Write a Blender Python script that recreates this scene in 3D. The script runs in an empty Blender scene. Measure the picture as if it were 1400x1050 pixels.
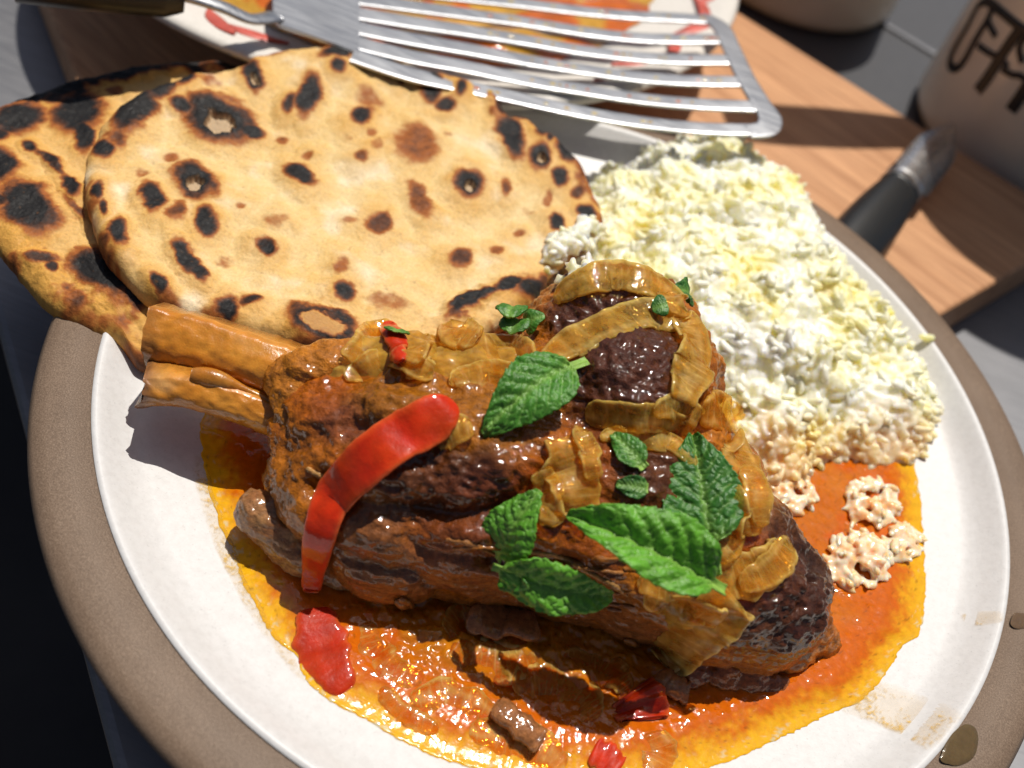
import bpy, bmesh, math, random
import numpy as np
from mathutils import Vector, Matrix
from mathutils.bvhtree import BVHTree

R_ = math.radians
scene = bpy.context.scene
col = scene.collection
random.seed(7)
rng = np.random.default_rng(11)

# ------------------------------------------------------------------ camera
CAM = np.array([0.0, -0.1837, 0.2229])
CR = np.array([0.92291925, 0.32508397, 0.20625341])
CU = np.array([-0.37973037, 0.68036628, 0.6268226])
CF = np.array([-0.06344212, 0.65682733, -0.75136739])
FPX = 1313.26
cd = bpy.data.cameras.new('camera')
cam = bpy.data.objects.new('camera', cd)
col.objects.link(cam)
m = Matrix.Identity(4)
for i in range(3):
    m[i][0], m[i][1], m[i][2], m[i][3] = CR[i], CU[i], -CF[i], CAM[i]
cam.matrix_world = m
cd.sensor_width = 36.0
cd.lens = FPX / 1400 * 36.0
cd.clip_start = 0.01
cd.clip_end = 200
cd.dof.use_dof = True
cd.dof.focus_distance = 0.232
cd.dof.aperture_fstop = 9.5
scene.camera = cam

# ------------------------------------------------------------------ world and sun
SUN_EL, SUN_AZ = 69.0, 6.0            # azimuth measured from +Y towards +X
world = bpy.data.worlds.new('World')
scene.world = world
world.use_nodes = True
wn = world.node_tree
sky = wn.nodes.new('ShaderNodeTexSky')
sky.sky_type = 'NISHITA'
sky.sun_disc = False
sky.air_density = 0.7
sky.dust_density = 2.5
sky.sun_elevation = R_(SUN_EL)
sky.sun_rotation = R_(SUN_AZ)
bg = wn.nodes['Background']
bg.inputs['Strength'].default_value = 0.05
wn.links.new(sky.outputs[0], bg.inputs['Color'])
sl = bpy.data.lights.new('sun', 'SUN')
sl.energy = 3.9
sl.angle = R_(0.53)
sl.color = (1.0, 0.95, 0.87)
sun = bpy.data.objects.new('sun', sl)
col.objects.link(sun)
SUND = np.array([math.sin(R_(SUN_AZ)) * math.cos(R_(SUN_EL)), math.cos(R_(SUN_AZ)) * math.cos(R_(SUN_EL)), math.sin(R_(SUN_EL))])
sun.rotation_euler = Vector(SUND).to_track_quat('Z', 'Y').to_euler()
sun.location = (0.2, 1.2, 2.0)
scene.view_settings.view_transform = 'Standard'
scene.view_settings.look = 'None'
scene.view_settings.exposure = 0.1
scene.view_settings.gamma = 1.0

# ------------------------------------------------------------------ helpers: points
def rayd(px, py):
    d = CF + (px - 700) / FPX * CR - (py - 525) / FPX * CU
    return d / np.linalg.norm(d)

def at(px, py, z):
    d = rayd(px, py)
    t = (z - CAM[2]) / d[2]
    return CAM + t * d

def ats(pts, z):
    return np.array([at(x, y, z) for x, y in pts])

BV = {}
def hit(px, py, which='food', z=0.013):
    d = rayd(px, py)
    best = None
    for b in BV.get(which, []):
        loc, nor, idx, dist = b.ray_cast(Vector(CAM), Vector(d))
        if loc is not None and (best is None or dist < best[2]):
            best = (np.array(loc), np.array(nor), dist)
    if best is None:
        return at(px, py, z), np.array([0, 0, 1.0])
    n = best[1]
    if n @ d > 0: n = -n
    return best[0], n

# ------------------------------------------------------------------ helpers: noise
_perm = np.random.default_rng(3).permutation(256)
_perm = np.concatenate([_perm, _perm, _perm])
_g = np.random.default_rng(4).normal(size=(256, 3)); _g /= np.linalg.norm(_g, axis=1)[:, None]
def perlin(P):
    P = np.asarray(P, float)
    i = np.floor(P).astype(int); f = P - i
    u = f * f * f * (f * (f * 6 - 15) + 10)
    i &= 255
    r = 0
    for dx in (0, 1):
        wx = u[:, 0] if dx else 1 - u[:, 0]
        for dy in (0, 1):
            wy = u[:, 1] if dy else 1 - u[:, 1]
            for dz in (0, 1):
                wz = u[:, 2] if dz else 1 - u[:, 2]
                h = _perm[_perm[_perm[(i[:, 0] + dx) & 255] + ((i[:, 1] + dy) & 255)] + ((i[:, 2] + dz) & 255)]
                g = _g[h]
                r = r + wx * wy * wz * (g[:, 0] * (f[:, 0] - dx) + g[:, 1] * (f[:, 1] - dy) + g[:, 2] * (f[:, 2] - dz))
    return r * 1.5

def fbm(P, scale, octv=4, seed=0.0, rough=0.5, ridge=False):
    P = np.asarray(P, float) / scale + np.array([seed * 13.7, seed * 7.3, seed * 3.1])
    a, s, tot = 1.0, 0, 0
    for _ in range(octv):
        n = perlin(P)
        if ridge: n = 1 - 2 * np.abs(n)
        s = s + a * n; tot += a
        a *= rough; P = P * 2.03 + 5.2
    return s / tot

def sstep(a, b, x):
    t = np.clip((x - a) / (b - a), 0, 1)
    return t * t * (3 - 2 * t)

def spline(pts, n, closed=False):
    P = np.array(pts, float)
    N = len(P)
    k = N if closed else N - 1
    out = []
    for t in np.linspace(0, k, n, endpoint=not closed):
        i = min(int(t), k - 1); f = t - i
        def g(j):
            return P[j % N] if closed else P[min(max(j, 0), N - 1)]
        a, b, c, d = g(i - 1), g(i), g(i + 1), g(i + 2)
        out.append(0.5 * (2 * b + (c - a) * f + (2 * a - 5 * b + 4 * c - d) * f * f + (3 * b - a - 3 * c + d) * f ** 3))
    return np.array(out)

def smooth_path(P, it=3):
    P = P.copy()
    for _ in range(it):
        Q = P.copy(); Q[1:-1] = 0.25 * P[:-2] + 0.5 * P[1:-1] + 0.25 * P[2:]; P = Q
    return P

# ------------------------------------------------------------------ helpers: objects
def tag(o, label=None, cat=None, group=None, kind=None):
    if label: o['label'] = label
    if cat: o['category'] = cat
    if group: o['group'] = group
    if kind: o['kind'] = kind
    return o

def empty(name, loc=(0, 0, 0)):
    o = bpy.data.objects.new(name, None)
    o.empty_display_size = 0.01
    col.objects.link(o)
    o.location = loc
    bpy.context.view_layer.update()
    return o

def make_mesh(name, V, F, colors=None, smooth=True, attrs=None):
    me = bpy.data.meshes.new(name)
    V = np.asarray(V, dtype=np.float32)
    if isinstance(F, np.ndarray):
        k = F.shape[1]
        me.vertices.add(len(V)); me.vertices.foreach_set('co', V.ravel())
        me.loops.add(F.size); me.loops.foreach_set('vertex_index', F.astype(np.int32).ravel())
        me.polygons.add(len(F)); me.polygons.foreach_set('loop_start', np.arange(0, F.size, k, dtype=np.int32))
        me.polygons.foreach_set('loop_total', np.full(len(F), k, dtype=np.int32))
        me.update(calc_edges=True); me.validate()
    else:
        me.from_pydata([tuple(v) for v in V], [], F)
    if smooth:
        me.polygons.foreach_set('use_smooth', np.ones(len(me.polygons), dtype=bool))
    if colors is not None:
        a = me.color_attributes.new('col', 'FLOAT_COLOR', 'POINT')
        c = np.ones((len(V), 4), dtype=np.float32); c[:, :3] = colors
        a.data.foreach_set('color', c.ravel())
    for k, v in (attrs or {}).items():
        a = me.attributes.new(k, 'FLOAT', 'POINT')
        a.data.foreach_set('value', np.asarray(v, dtype=np.float32))
    me.update()
    return me

def link(name, me, mat, parent=None):
    if mat is not None and not me.materials: me.materials.append(mat)
    o = bpy.data.objects.new(name, me)
    col.objects.link(o)
    if parent is not None:
        o.parent = parent
        o.matrix_parent_inverse = Matrix.Translation(-Vector(parent.location)) if parent.type == 'EMPTY' else Matrix.Identity(4)
    return o

def obj(name, V, F, mat, parent=None, colors=None, smooth=True, attrs=None):
    return link(name, make_mesh(name, V, F, colors, smooth, attrs), mat, parent)

def grid_faces(nu, nv, wrap_v=False, wrap_u=False, off=0):
    iu = np.arange(nu if wrap_u else nu - 1); iv = np.arange(nv if wrap_v else nv - 1)
    a, b = np.meshgrid(iu, iv, indexing='ij')
    a, b = a.ravel(), b.ravel(); a2, b2 = (a + 1) % nu, (b + 1) % nv
    return np.stack([a * nv + b, a2 * nv + b, a2 * nv + b2, a * nv + b2], 1) + off

def lathe(profile, n, centre=(0, 0, 0)):
    P = np.array(profile, float)
    th = np.linspace(0, 2 * np.pi, n, endpoint=False)
    V = np.stack([P[:, 0][:, None] * np.cos(th) + centre[0], P[:, 0][:, None] * np.sin(th) + centre[1],
                  np.repeat(P[:, 1][:, None], n, 1) + centre[2]], -1).reshape(-1, 3)
    return V, grid_faces(len(P), n, wrap_v=True)

def tube_loft(C, N, B, ra, rb, nseg=16, cap=True, power=1.0):
    """closed tube round the path C with half-axes ra (along B) and rb (along N)"""
    th = np.linspace(0, 2 * np.pi, nseg, endpoint=False)
    c, s = np.cos(th), np.sin(th)
    c = np.sign(c) * np.abs(c) ** power; s = np.sign(s) * np.abs(s) ** power
    V = C[:, None, :] + (ra[:, None] * c)[:, :, None] * B[:, None, :] + (rb[:, None] * s)[:, :, None] * N[:, None, :]
    F = grid_faces(len(C), nseg, wrap_v=True)[:, ::-1]
    V = V.reshape(-1, 3)
    if cap:
        n = len(V)
        V = np.vstack([V, C[0], C[-1]])
        k = len(C)
        i = np.arange(nseg); j = (i + 1) % nseg
        F = np.vstack([F, np.stack([i, j, np.full(nseg, n), np.full(nseg, n)], 1), np.stack([(k - 1) * nseg + j, (k - 1) * nseg + i, np.full(nseg, n + 1), np.full(nseg, n + 1)], 1)])
        fl = [tuple(dict.fromkeys(f)) for f in F.tolist()]
        return V, fl
    return V, F

def frames(C, up):
    T = np.gradient(C, axis=0); T /= np.linalg.norm(T, axis=1)[:, None] + 1e-12
    N = up - (up * T).sum(1)[:, None] * T; N /= np.linalg.norm(N, axis=1)[:, None] + 1e-12
    B = np.cross(T, N)
    return T, N, B

# ------------------------------------------------------------------ helpers: materials
def nodes_of(name):
    mt = bpy.data.materials.new(name); mt.use_nodes = True
    nt = mt.node_tree
    return mt, nt, nt.nodes['Principled BSDF']

def N(nt, t, **kw):
    n = nt.nodes.new(t)
    for k, v in kw.items():
        if k in n.inputs: n.inputs[k].default_value = v
        else: setattr(n, k, v)
    return n

def coords(nt, kind='Position', scale=None):
    if kind == 'Position':
        o = nt.nodes.new('ShaderNodeNewGeometry').outputs['Position']
    else:
        o = nt.nodes.new('ShaderNodeTexCoord').outputs[kind]
    if scale is not None:
        mp = nt.nodes.new('ShaderNodeMapping'); mp.inputs['Scale'].default_value = scale
        nt.links.new(o, mp.inputs['Vector']); o = mp.outputs[0]
    return o

def noise(nt, scale, detail=3, rough=0.55, co=None, dist=0.0):
    n = N(nt, 'ShaderNodeTexNoise', Scale=scale, Detail=detail, Roughness=rough, Distortion=dist)
    nt.links.new(co if co is not None else coords(nt), n.inputs['Vector'])
    return n.outputs['Fac']

def ramp(nt, fac, stops):
    r = nt.nodes.new('ShaderNodeValToRGB')
    e = r.color_ramp.elements
    while len(e) < len(stops): e.new(0.5)
    for k, (p, c) in enumerate(stops):
        e[k].position = p; e[k].color = (*c, 1) if len(c) == 3 else c
    nt.links.new(fac, r.inputs[0])
    return r.outputs[0]

def mixc(nt, fac, a, b, mode='MIX'):
    n = nt.nodes.new('ShaderNodeMix'); n.data_type = 'RGBA'; n.blend_type = mode
    for s, v in ((0, fac), (6, a), (7, b)):
        if isinstance(v, (int, float)): n.inputs[s].default_value = v
        elif isinstance(v, tuple): n.inputs[s].default_value = (*v, 1)
        else: nt.links.new(v, n.inputs[s])
    return n.outputs[2]

def rng_map(nt, v, a, b, c, d):
    n = nt.nodes.new('ShaderNodeMapRange')
    nt.links.new(v, n.inputs[0])
    for k, x in zip((1, 2, 3, 4), (a, b, c, d)): n.inputs[k].default_value = x
    return n.outputs[0]

def bump(nt, bs, height, strength, dist, prev=None):
    b = N(nt, 'ShaderNodeBump', Strength=strength, Distance=dist)
    nt.links.new(height, b.inputs['Height'])
    if prev is not None: nt.links.new(prev, b.inputs['Normal'])
    return b.outputs[0]

def attr(nt, name='col', out='Color'):
    a = nt.nodes.new('ShaderNodeAttribute'); a.attribute_name = name
    return a.outputs[out]

def setp(bs, **kw):
    names = dict(rough='Roughness', metal='Metallic', spec='Specular IOR Level', coat='Coat Weight', coat_rough='Coat Roughness', sss='Subsurface Weight',
                 sss_scale='Subsurface Scale', trans='Transmission Weight', ior='IOR', sheen='Sheen Weight')
    for k, v in kw.items():
        if k == 'sss_rad': bs.inputs['Subsurface Radius'].default_value = v
        elif k == 'base': bs.inputs['Base Color'].default_value = (*v, 1)
        else: bs.inputs[names[k]].default_value = v

MAT = {}
def mat_food(name, base=None, vcol=True, var=0.25, var_scale=900, rough=0.3, rough_var=0.15, sss=0.0, rad=(0.003, 0.0015, 0.0008), bumps=((1200, 0.3, 0.0004),), wet=None, **kw):
    """base colour from the 'col' attribute (or one colour) with noise variation, bumps from noise"""
    mt, nt, bs = nodes_of(name)
    co = coords(nt)
    c = attr(nt) if vcol else None
    nz = noise(nt, var_scale, 4, 0.6, co)
    f = rng_map(nt, nz, 0.3, 0.7, 1 - var, 1 + var)
    src = c if c is not None else base
    cc = nt.nodes.new('ShaderNodeCombineColor')
    for k in range(3): nt.links.new(f, cc.inputs[k])
    nt.links.new(mixc(nt, 1.0, src, cc.outputs[0], 'MULTIPLY'), bs.inputs['Base Color'])
    nr = noise(nt, var_scale * 0.6, 3, 0.6, co)
    nt.links.new(rng_map(nt, nr, 0.3, 0.7, max(0.02, rough - rough_var), rough + rough_var), bs.inputs['Roughness'])
    pv = None
    for sc, st, ds in bumps:
        pv = bump(nt, bs, noise(nt, sc, 3, 0.6, co), st, ds, pv)
    if pv is not None: nt.links.new(pv, bs.inputs['Normal'])
    if wet: nt.links.new(bump(nt, bs, noise(nt, wet[0], 2, 0.5, co), wet[1], wet[2]), bs.inputs['Coat Normal'])
    if sss: setp(bs, sss=sss, sss_scale=1.0, sss_rad=rad)
    setp(bs, **kw)
    MAT[name] = mt
    return mt

def mat_plain(name, base, rough=0.5, var=0.1, var_scale=200, bump_scale=None, bump_st=0.2, bump_d=0.0003, **kw):
    mt, nt, bs = nodes_of(name)
    nz = noise(nt, var_scale, 4, 0.6)
    a = tuple(max(0, x * (1 - var)) for x in base); b = tuple(min(1, x * (1 + var)) for x in base)
    nt.links.new(ramp(nt, nz, [(0.3, a), (0.7, b)]), bs.inputs['Base Color'])
    setp(bs, rough=rough, **kw)
    if bump_scale: nt.links.new(bump(nt, bs, noise(nt, bump_scale, 3), bump_st, bump_d), bs.inputs['Normal'])
    MAT[name] = mt
    return mt

# ---- setting materials
def mat_wood(name, light, dark):
    mt, nt, bs = nodes_of(name)
    ang = R_(-25)
    mp = nt.nodes.new('ShaderNodeMapping')
    nt.links.new(nt.nodes.new('ShaderNodeNewGeometry').outputs['Position'], mp.inputs['Vector'])
    mp.vector_type = 'TEXTURE'
    mp.inputs['Rotation'].default_value = (0, 0, ang)
    mp2 = nt.nodes.new('ShaderNodeMapping'); mp2.inputs['Scale'].default_value = (9, 150, 150)
    nt.links.new(mp.outputs[0], mp2.inputs['Vector'])
    n1 = noise(nt, 1.0, 5, 0.6, mp2.outputs[0], 0.6)
    mp3 = nt.nodes.new('ShaderNodeMapping'); mp3.inputs['Scale'].default_value = (30, 900, 900)
    nt.links.new(mp.outputs[0], mp3.inputs['Vector'])
    n2 = noise(nt, 1.0, 3, 0.6, mp3.outputs[0])
    base = ramp(nt, n1, [(0.3, dark), (0.55, light), (0.75, tuple(min(1, x * 1.15) for x in light))])
    c2 = ramp(nt, n2, [(0.35, (0.72, 0.68, 0.66)), (0.6, (1, 1, 1))])
    nt.links.new(mixc(nt, 1.0, base, c2, 'MULTIPLY'), bs.inputs['Base Color'])
    nt.links.new(bump(nt, bs, n2, 0.25, 0.0003), bs.inputs['Normal'])
    setp(bs, rough=0.55, spec=0.3)
    MAT[name] = mt
mat_wood('board_wood', (0.62, 0.33, 0.165), (0.46, 0.22, 0.10))

def mat_steel(name, base, rough, brush=None):
    mt, nt, bs = nodes_of(name)
    co = coords(nt, scale=brush or (40, 900, 900))
    n1 = noise(nt, 1.0, 4, 0.6, co)
    n2 = noise(nt, 25, 4, 0.6)
    setp(bs, base=base, metal=1.0)
    nt.links.new(ramp(nt, n2, [(0.3, tuple(x * 0.8 for x in base)), (0.7, base)]), bs.inputs['Base Color'])
    nt.links.new(rng_map(nt, n1, 0.3, 0.7, rough - 0.08, rough + 0.1), bs.inputs['Roughness'])
    nt.links.new(bump(nt, bs, n1, 0.12, 0.0002), bs.inputs['Normal'])
    MAT[name] = mt
mat_steel('counter_steel', (0.24, 0.24, 0.25), 0.5)
mat_steel('spatula_steel', (0.50, 0.51, 0.53), 0.38)
mat_steel('knife_steel', (0.75, 0.75, 0.75), 0.28)
mat_plain('black_plastic', (0.010, 0.011, 0.012), 0.4, bump_scale=500, bump_st=0.1)
mat_plain('shade_cabinet_grey', (0.05, 0.05, 0.055), 0.5)  # dark grey of the counter's painted shade, also used for the cabinet
mat_plain('floor_dark', (0.03, 0.025, 0.022), 0.8, 0.4, 3)
mat_plain('crock_glaze', (0.88, 0.76, 0.58), 0.22, 0.06, 30, coat=0.3)
mat_plain('letter_black', (0.012, 0.011, 0.011), 0.35)
mat_plain('shadow_spoon_wood', (0.45, 0.25, 0.12), 0.6)

def mat_clay():
    mt, nt, bs = nodes_of('raw_clay')
    n1 = noise(nt, 2600, 3, 0.7); n2 = noise(nt, 60, 3, 0.6)
    c1 = ramp(nt, n1, [(0.3, (0.13, 0.087, 0.058)), (0.5, (0.195, 0.132, 0.088)), (0.72, (0.29, 0.208, 0.145))])
    c2 = ramp(nt, n2, [(0.35, (0.85, 0.84, 0.83)), (0.7, (1.0, 1.0, 1.0))])
    nt.links.new(mixc(nt, 1.0, c1, c2, 'MULTIPLY'), bs.inputs['Base Color'])
    nt.links.new(bump(nt, bs, n1, 0.35, 0.0003), bs.inputs['Normal'])
    setp(bs, rough=0.5, spec=0.4)
    MAT['raw_clay'] = mt
mat_clay()
def mat_glaze(name, base, speck):
    mt, nt, bs = nodes_of(name)
    n1 = noise(nt, 1500, 2, 0.6); n2 = noise(nt, 500, 4, 0.75)
    c1 = ramp(nt, n1, [(0.27, speck), (0.37, base)])
    c2 = ramp(nt, n2, [(0.3, (0.90, 0.895, 0.89)), (0.6, (1, 1, 1))])
    nt.links.new(mixc(nt, 1.0, c1, c2, 'MULTIPLY'), bs.inputs['Base Color'])
    nt.links.new(bump(nt, bs, n2, 0.18, 0.0003), bs.inputs['Normal'])
    setp(bs, rough=0.38, spec=0.45)
    MAT[name] = mt
mat_glaze('white_glaze', (0.66, 0.65, 0.64), (0.56, 0.55, 0.54))
mat_glaze('cream_glaze', (0.74, 0.70, 0.64), (0.66, 0.62, 0.56))
mat_plain('red_glaze', (0.55, 0.10, 0.07), 0.35, 0.35, 90)

# ---- food materials
mat_food('bread', var=0.12, var_scale=1400, rough=0.62, rough_var=0.12, sss=0.08, bumps=((700, 0.35, 0.0007), (2600, 0.35, 0.0003)), spec=0.25)
mat_food('meat', var=0.35, var_scale=700, rough=0.42, rough_var=0.12, sss=0.06, bumps=((420, 0.45, 0.0012), (1400, 0.6, 0.0006)), spec=0.1, coat=0.8, coat_rough=0.06, wet=(430, 0.55, 0.0010))
mat_food('bone', var=0.22, var_scale=300, rough=0.3, rough_var=0.12, sss=0.12, bumps=((500, 0.2, 0.0005), (1800, 0.3, 0.0003)), spec=0.5, coat=0.3, coat_rough=0.15)
mat_food('gravy', var=0.12, var_scale=600, rough=0.12, rough_var=0.06, sss=0.1, rad=(0.004, 0.0015, 0.0004), bumps=((900, 0.18, 0.0004),), spec=0.1, coat=0.9, coat_rough=0.04, wet=(450, 0.4, 0.0007))
mat_food('onion', var=0.3, var_scale=350, rough=0.35, rough_var=0.1, sss=0.35, rad=(0.005, 0.0025, 0.0006), bumps=((450, 0.3, 0.0008), (1700, 0.4, 0.0004)), spec=0.08, coat=1.0, coat_rough=0.05, wet=(420, 0.45, 0.0009))
def translucent(name, tint, fac):
    """light passes through part of the flesh, stained by it"""
    mt = MAT[name]; nt = mt.node_tree
    bs = nt.nodes['Principled BSDF']; out = nt.nodes['Material Output']
    tr = nt.nodes.new('ShaderNodeBsdfTransparent'); tr.inputs[0].default_value = (*tint, 1)
    mx = nt.nodes.new('ShaderNodeMixShader')
    n = noise(nt, 260, 3, 0.6)
    base = rng_map(nt, n, 0.3, 0.7, fac - .12, fac + .12)
    sb = nt.nodes.new('ShaderNodeMath'); sb.operation = 'MULTIPLY_ADD'; sb.use_clamp = True
    nt.links.new(attr(nt, 'rim', 'Fac'), sb.inputs[0]); sb.inputs[1].default_value = -0.5; nt.links.new(base, sb.inputs[2])
    nt.links.new(sb.outputs[0], mx.inputs[0])
    nt.links.new(bs.outputs[0], mx.inputs[1]); nt.links.new(tr.outputs[0], mx.inputs[2]); nt.links.new(mx.outputs[0], out.inputs['Surface'])
translucent('onion', (0.98, 0.78, 0.36), 0.74)
mat_food('onion_soft', var=0.3, var_scale=350, rough=0.35, rough_var=0.1, sss=0.3, rad=(0.005, 0.0025, 0.0006), bumps=((450, 0.3, 0.0008),), spec=0.08, coat=1.0, coat_rough=0.05, wet=(420, 0.45, 0.0009))
translucent('onion_soft', (0.9, 0.55, 0.14), 0.3)
mat_food('onion_soaked', var=0.3, var_scale=350, rough=0.35, rough_var=0.1, sss=0.3, rad=(0.005, 0.0025, 0.0006), bumps=((450, 0.3, 0.0008),), spec=0.08, coat=1.0, coat_rough=0.05, wet=(420, 0.45, 0.0009))
translucent('onion_soaked', (0.92, 0.55, 0.12), 0.78)
mat_food('pepper', var=0.2, var_scale=250, rough=0.4, rough_var=0.1, sss=0.2, rad=(0.004, 0.0008, 0.0004), bumps=((250, 0.3, 0.001), (1500, 0.2, 0.0003)), spec=0.1, coat=0.45, coat_rough=0.06, wet=(400, 0.3, 0.0007))
mat_food('mint', var=0.22, var_scale=600, rough=0.42, rough_var=0.08, sss=0.1, rad=(0.001, 0.002, 0.0004), bumps=((1300, 0.45, 0.0006),), spec=0.45)

def mat_rice(name='rice', sss=1.0, k=1.0):
    mt, nt, bs = nodes_of(name)
    n1 = noise(nt, 50, 3, 0.6); n2 = noise(nt, 600, 2, 0.5); n3 = noise(nt, 160, 3, 0.6)
    c1 = ramp(nt, n1, [(0.38, (0.93, 0.91, 0.78)), (0.55, (0.92, 0.87, 0.57)), (0.71, (0.90, 0.76, 0.26))])
    c2 = ramp(nt, n2, [(0.3, (0.93, 0.93, 0.90)), (0.6, (1, 1, 1))])
    # the side that stands in the gravy has soaked it up
    A, B = at(1010, 650, 0.015), at(1258, 628, 0.015)
    d = B - A; nrm = np.array([-d[1], d[0], 0]); nrm /= np.linalg.norm(nrm)
    dot = nt.nodes.new('ShaderNodeVectorMath'); dot.operation = 'DOT_PRODUCT'
    nt.links.new(coords(nt), dot.inputs[0]); dot.inputs[1].default_value = nrm
    ad = nt.nodes.new('ShaderNodeMath'); ad.operation = 'MULTIPLY_ADD'
    nt.links.new(n3, ad.inputs[0]); ad.inputs[1].default_value = -0.022; nt.links.new(dot.outputs['Value'], ad.inputs[2])
    f = rng_map(nt, ad.outputs[0], float(nrm @ A) - 0.014, float(nrm @ A) + 0.003, 0.85, 0.0)
    c3 = mixc(nt, f, mixc(nt, 1.0, c1, c2, 'MULTIPLY'), (0.86, 0.52, 0.22))
    nt.links.new(c3, bs.inputs['Base Color'])
    nt.links.new(bump(nt, bs, n2, 0.2, 0.0004), bs.inputs['Normal'])
    setp(bs, rough=0.4, spec=0.4, sss=sss, sss_scale=k, sss_rad=(0.006, 0.0055, 0.0035), coat=0.15, coat_rough=0.12)
    MAT[name] = mt
mat_rice()
mat_rice('rice_single', 0.6, 0.45)
def mat_rice_soaked():
    mt, nt, bs = nodes_of('rice_soaked')
    n1 = noise(nt, 300, 3, 0.6)
    nt.links.new(ramp(nt, n1, [(0.35, (0.92, 0.50, 0.20)), (0.62, (0.93, 0.78, 0.60))]), bs.inputs['Base Color'])
    setp(bs, rough=0.25, spec=0.5, sss=0.8, sss_scale=0.6, sss_rad=(0.005, 0.003, 0.0015), coat=0.4, coat_rough=0.1)
    MAT['rice_soaked'] = mt
mat_rice_soaked()

# ================================================================== THE SETTING
CTZ = -0.022
# ground far below, one sheet
o = obj('ground', [(-40, -40, -0.92), (40, -40, -0.92), (40, 40, -0.92), (-40, 40, -0.92)], [(0, 1, 2, 3)], MAT['floor_dark'], smooth=False)
tag(o, kind='structure')

def prism(poly, z0, z1, bev=0.0):
    bm = bmesh.new()
    vs = [bm.verts.new((x, y, z0)) for x, y in poly]
    f = bm.faces.new(vs)
    r = bmesh.ops.extrude_face_region(bm, geom=[f])
    for v in r['geom']:
        if isinstance(v, bmesh.types.BMVert): v.co.z = z1
    bmesh.ops.recalc_face_normals(bm, faces=bm.faces)
    if bev:
        es = [e for e in bm.edges]
        bmesh.ops.bevel(bm, geom=es, offset=bev, segments=3, affect='EDGES', profile=0.6)
    me = bpy.data.meshes.new('p'); bm.to_mesh(me); bm.free()
    return me

e1 = np.array([0.731, -0.682]); e2 = np.array([0.682, 0.731])
def cpt(a, b): return tuple(a * e1 + b * e2)
# steel counter: its near edge runs along e1
E0 = -0.1385
me = prism([cpt(-1.2, E0), cpt(0.9, E0), cpt(0.9, 1.0), cpt(-1.2, 1.0)], CTZ - 0.04, CTZ, 0.003)
o = link('counter', me, MAT['counter_steel']); tag(o, kind='structure')
# cabinet under the counter
me = prism([cpt(-1.1, E0 + 0.03), cpt(0.85, E0 + 0.03), cpt(0.85, 0.95), cpt(-1.1, 0.95)], -0.92, CTZ - 0.041)
o = link('cabinet_body', me, MAT['shade_cabinet_grey'], bpy.data.objects['counter'])

# chopping board
corner = at(1377, 377, 0)[:2]
farA, farB = at(1000, 10, 0)[:2], at(1400, 260, 0)[:2]
lefA, lefB = at(62, 0, 0)[:2], at(112, 130, 0)[:2]
dfar = (farB - farA) / np.linalg.norm(farB - farA)
dlef = (lefB - lefA) / np.linalg.norm(lefB - lefA)
dend = (corner - at(1291, 427, 0)[:2]); dend /= np.linalg.norm(dend)
def isect(p, d, q, e):
    A = np.array([d, -e]).T
    t = np.linalg.solve(A, q - p); return p + t[0] * d
cFE = isect(farA, dfar, corner, dend)
cLE = isect(lefA, dlef, corner, dend)
board_poly = [tuple(lefA - 0.25 * dlef), tuple(cLE), tuple(cFE), tuple(farA - 0.42 * dfar)]
me = prism(board_poly, CTZ + 0.0005, 0.0, 0.0022)
o = link('chopping_board', me, MAT['board_wood'])
tag(o, 'warm brown wooden chopping board lying under both plates', 'chopping board')

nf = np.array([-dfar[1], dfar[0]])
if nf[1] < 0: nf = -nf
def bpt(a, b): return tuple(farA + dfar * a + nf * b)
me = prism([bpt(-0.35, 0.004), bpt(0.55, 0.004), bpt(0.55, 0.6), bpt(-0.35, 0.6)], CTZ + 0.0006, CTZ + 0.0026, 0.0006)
o = link('counter_shade_slab', me, MAT['shade_cabinet_grey']); tag(o, kind='structure')  # dark slab laid over the counter in place of shade behind the board
l0 = (np.array(at(1200, 40, CTZ)[:2]) - farA) @ nf
me = prism([bpt(-0.35, l0), bpt(0.55, l0), bpt(0.55, l0 + 0.004), bpt(-0.35, l0 + 0.004)], CTZ + 0.0028, CTZ + 0.0042, 0.0005)
o = link('seam_strip', me, MAT['counter_steel'], bpy.data.objects['counter_shade_slab'])
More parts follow.
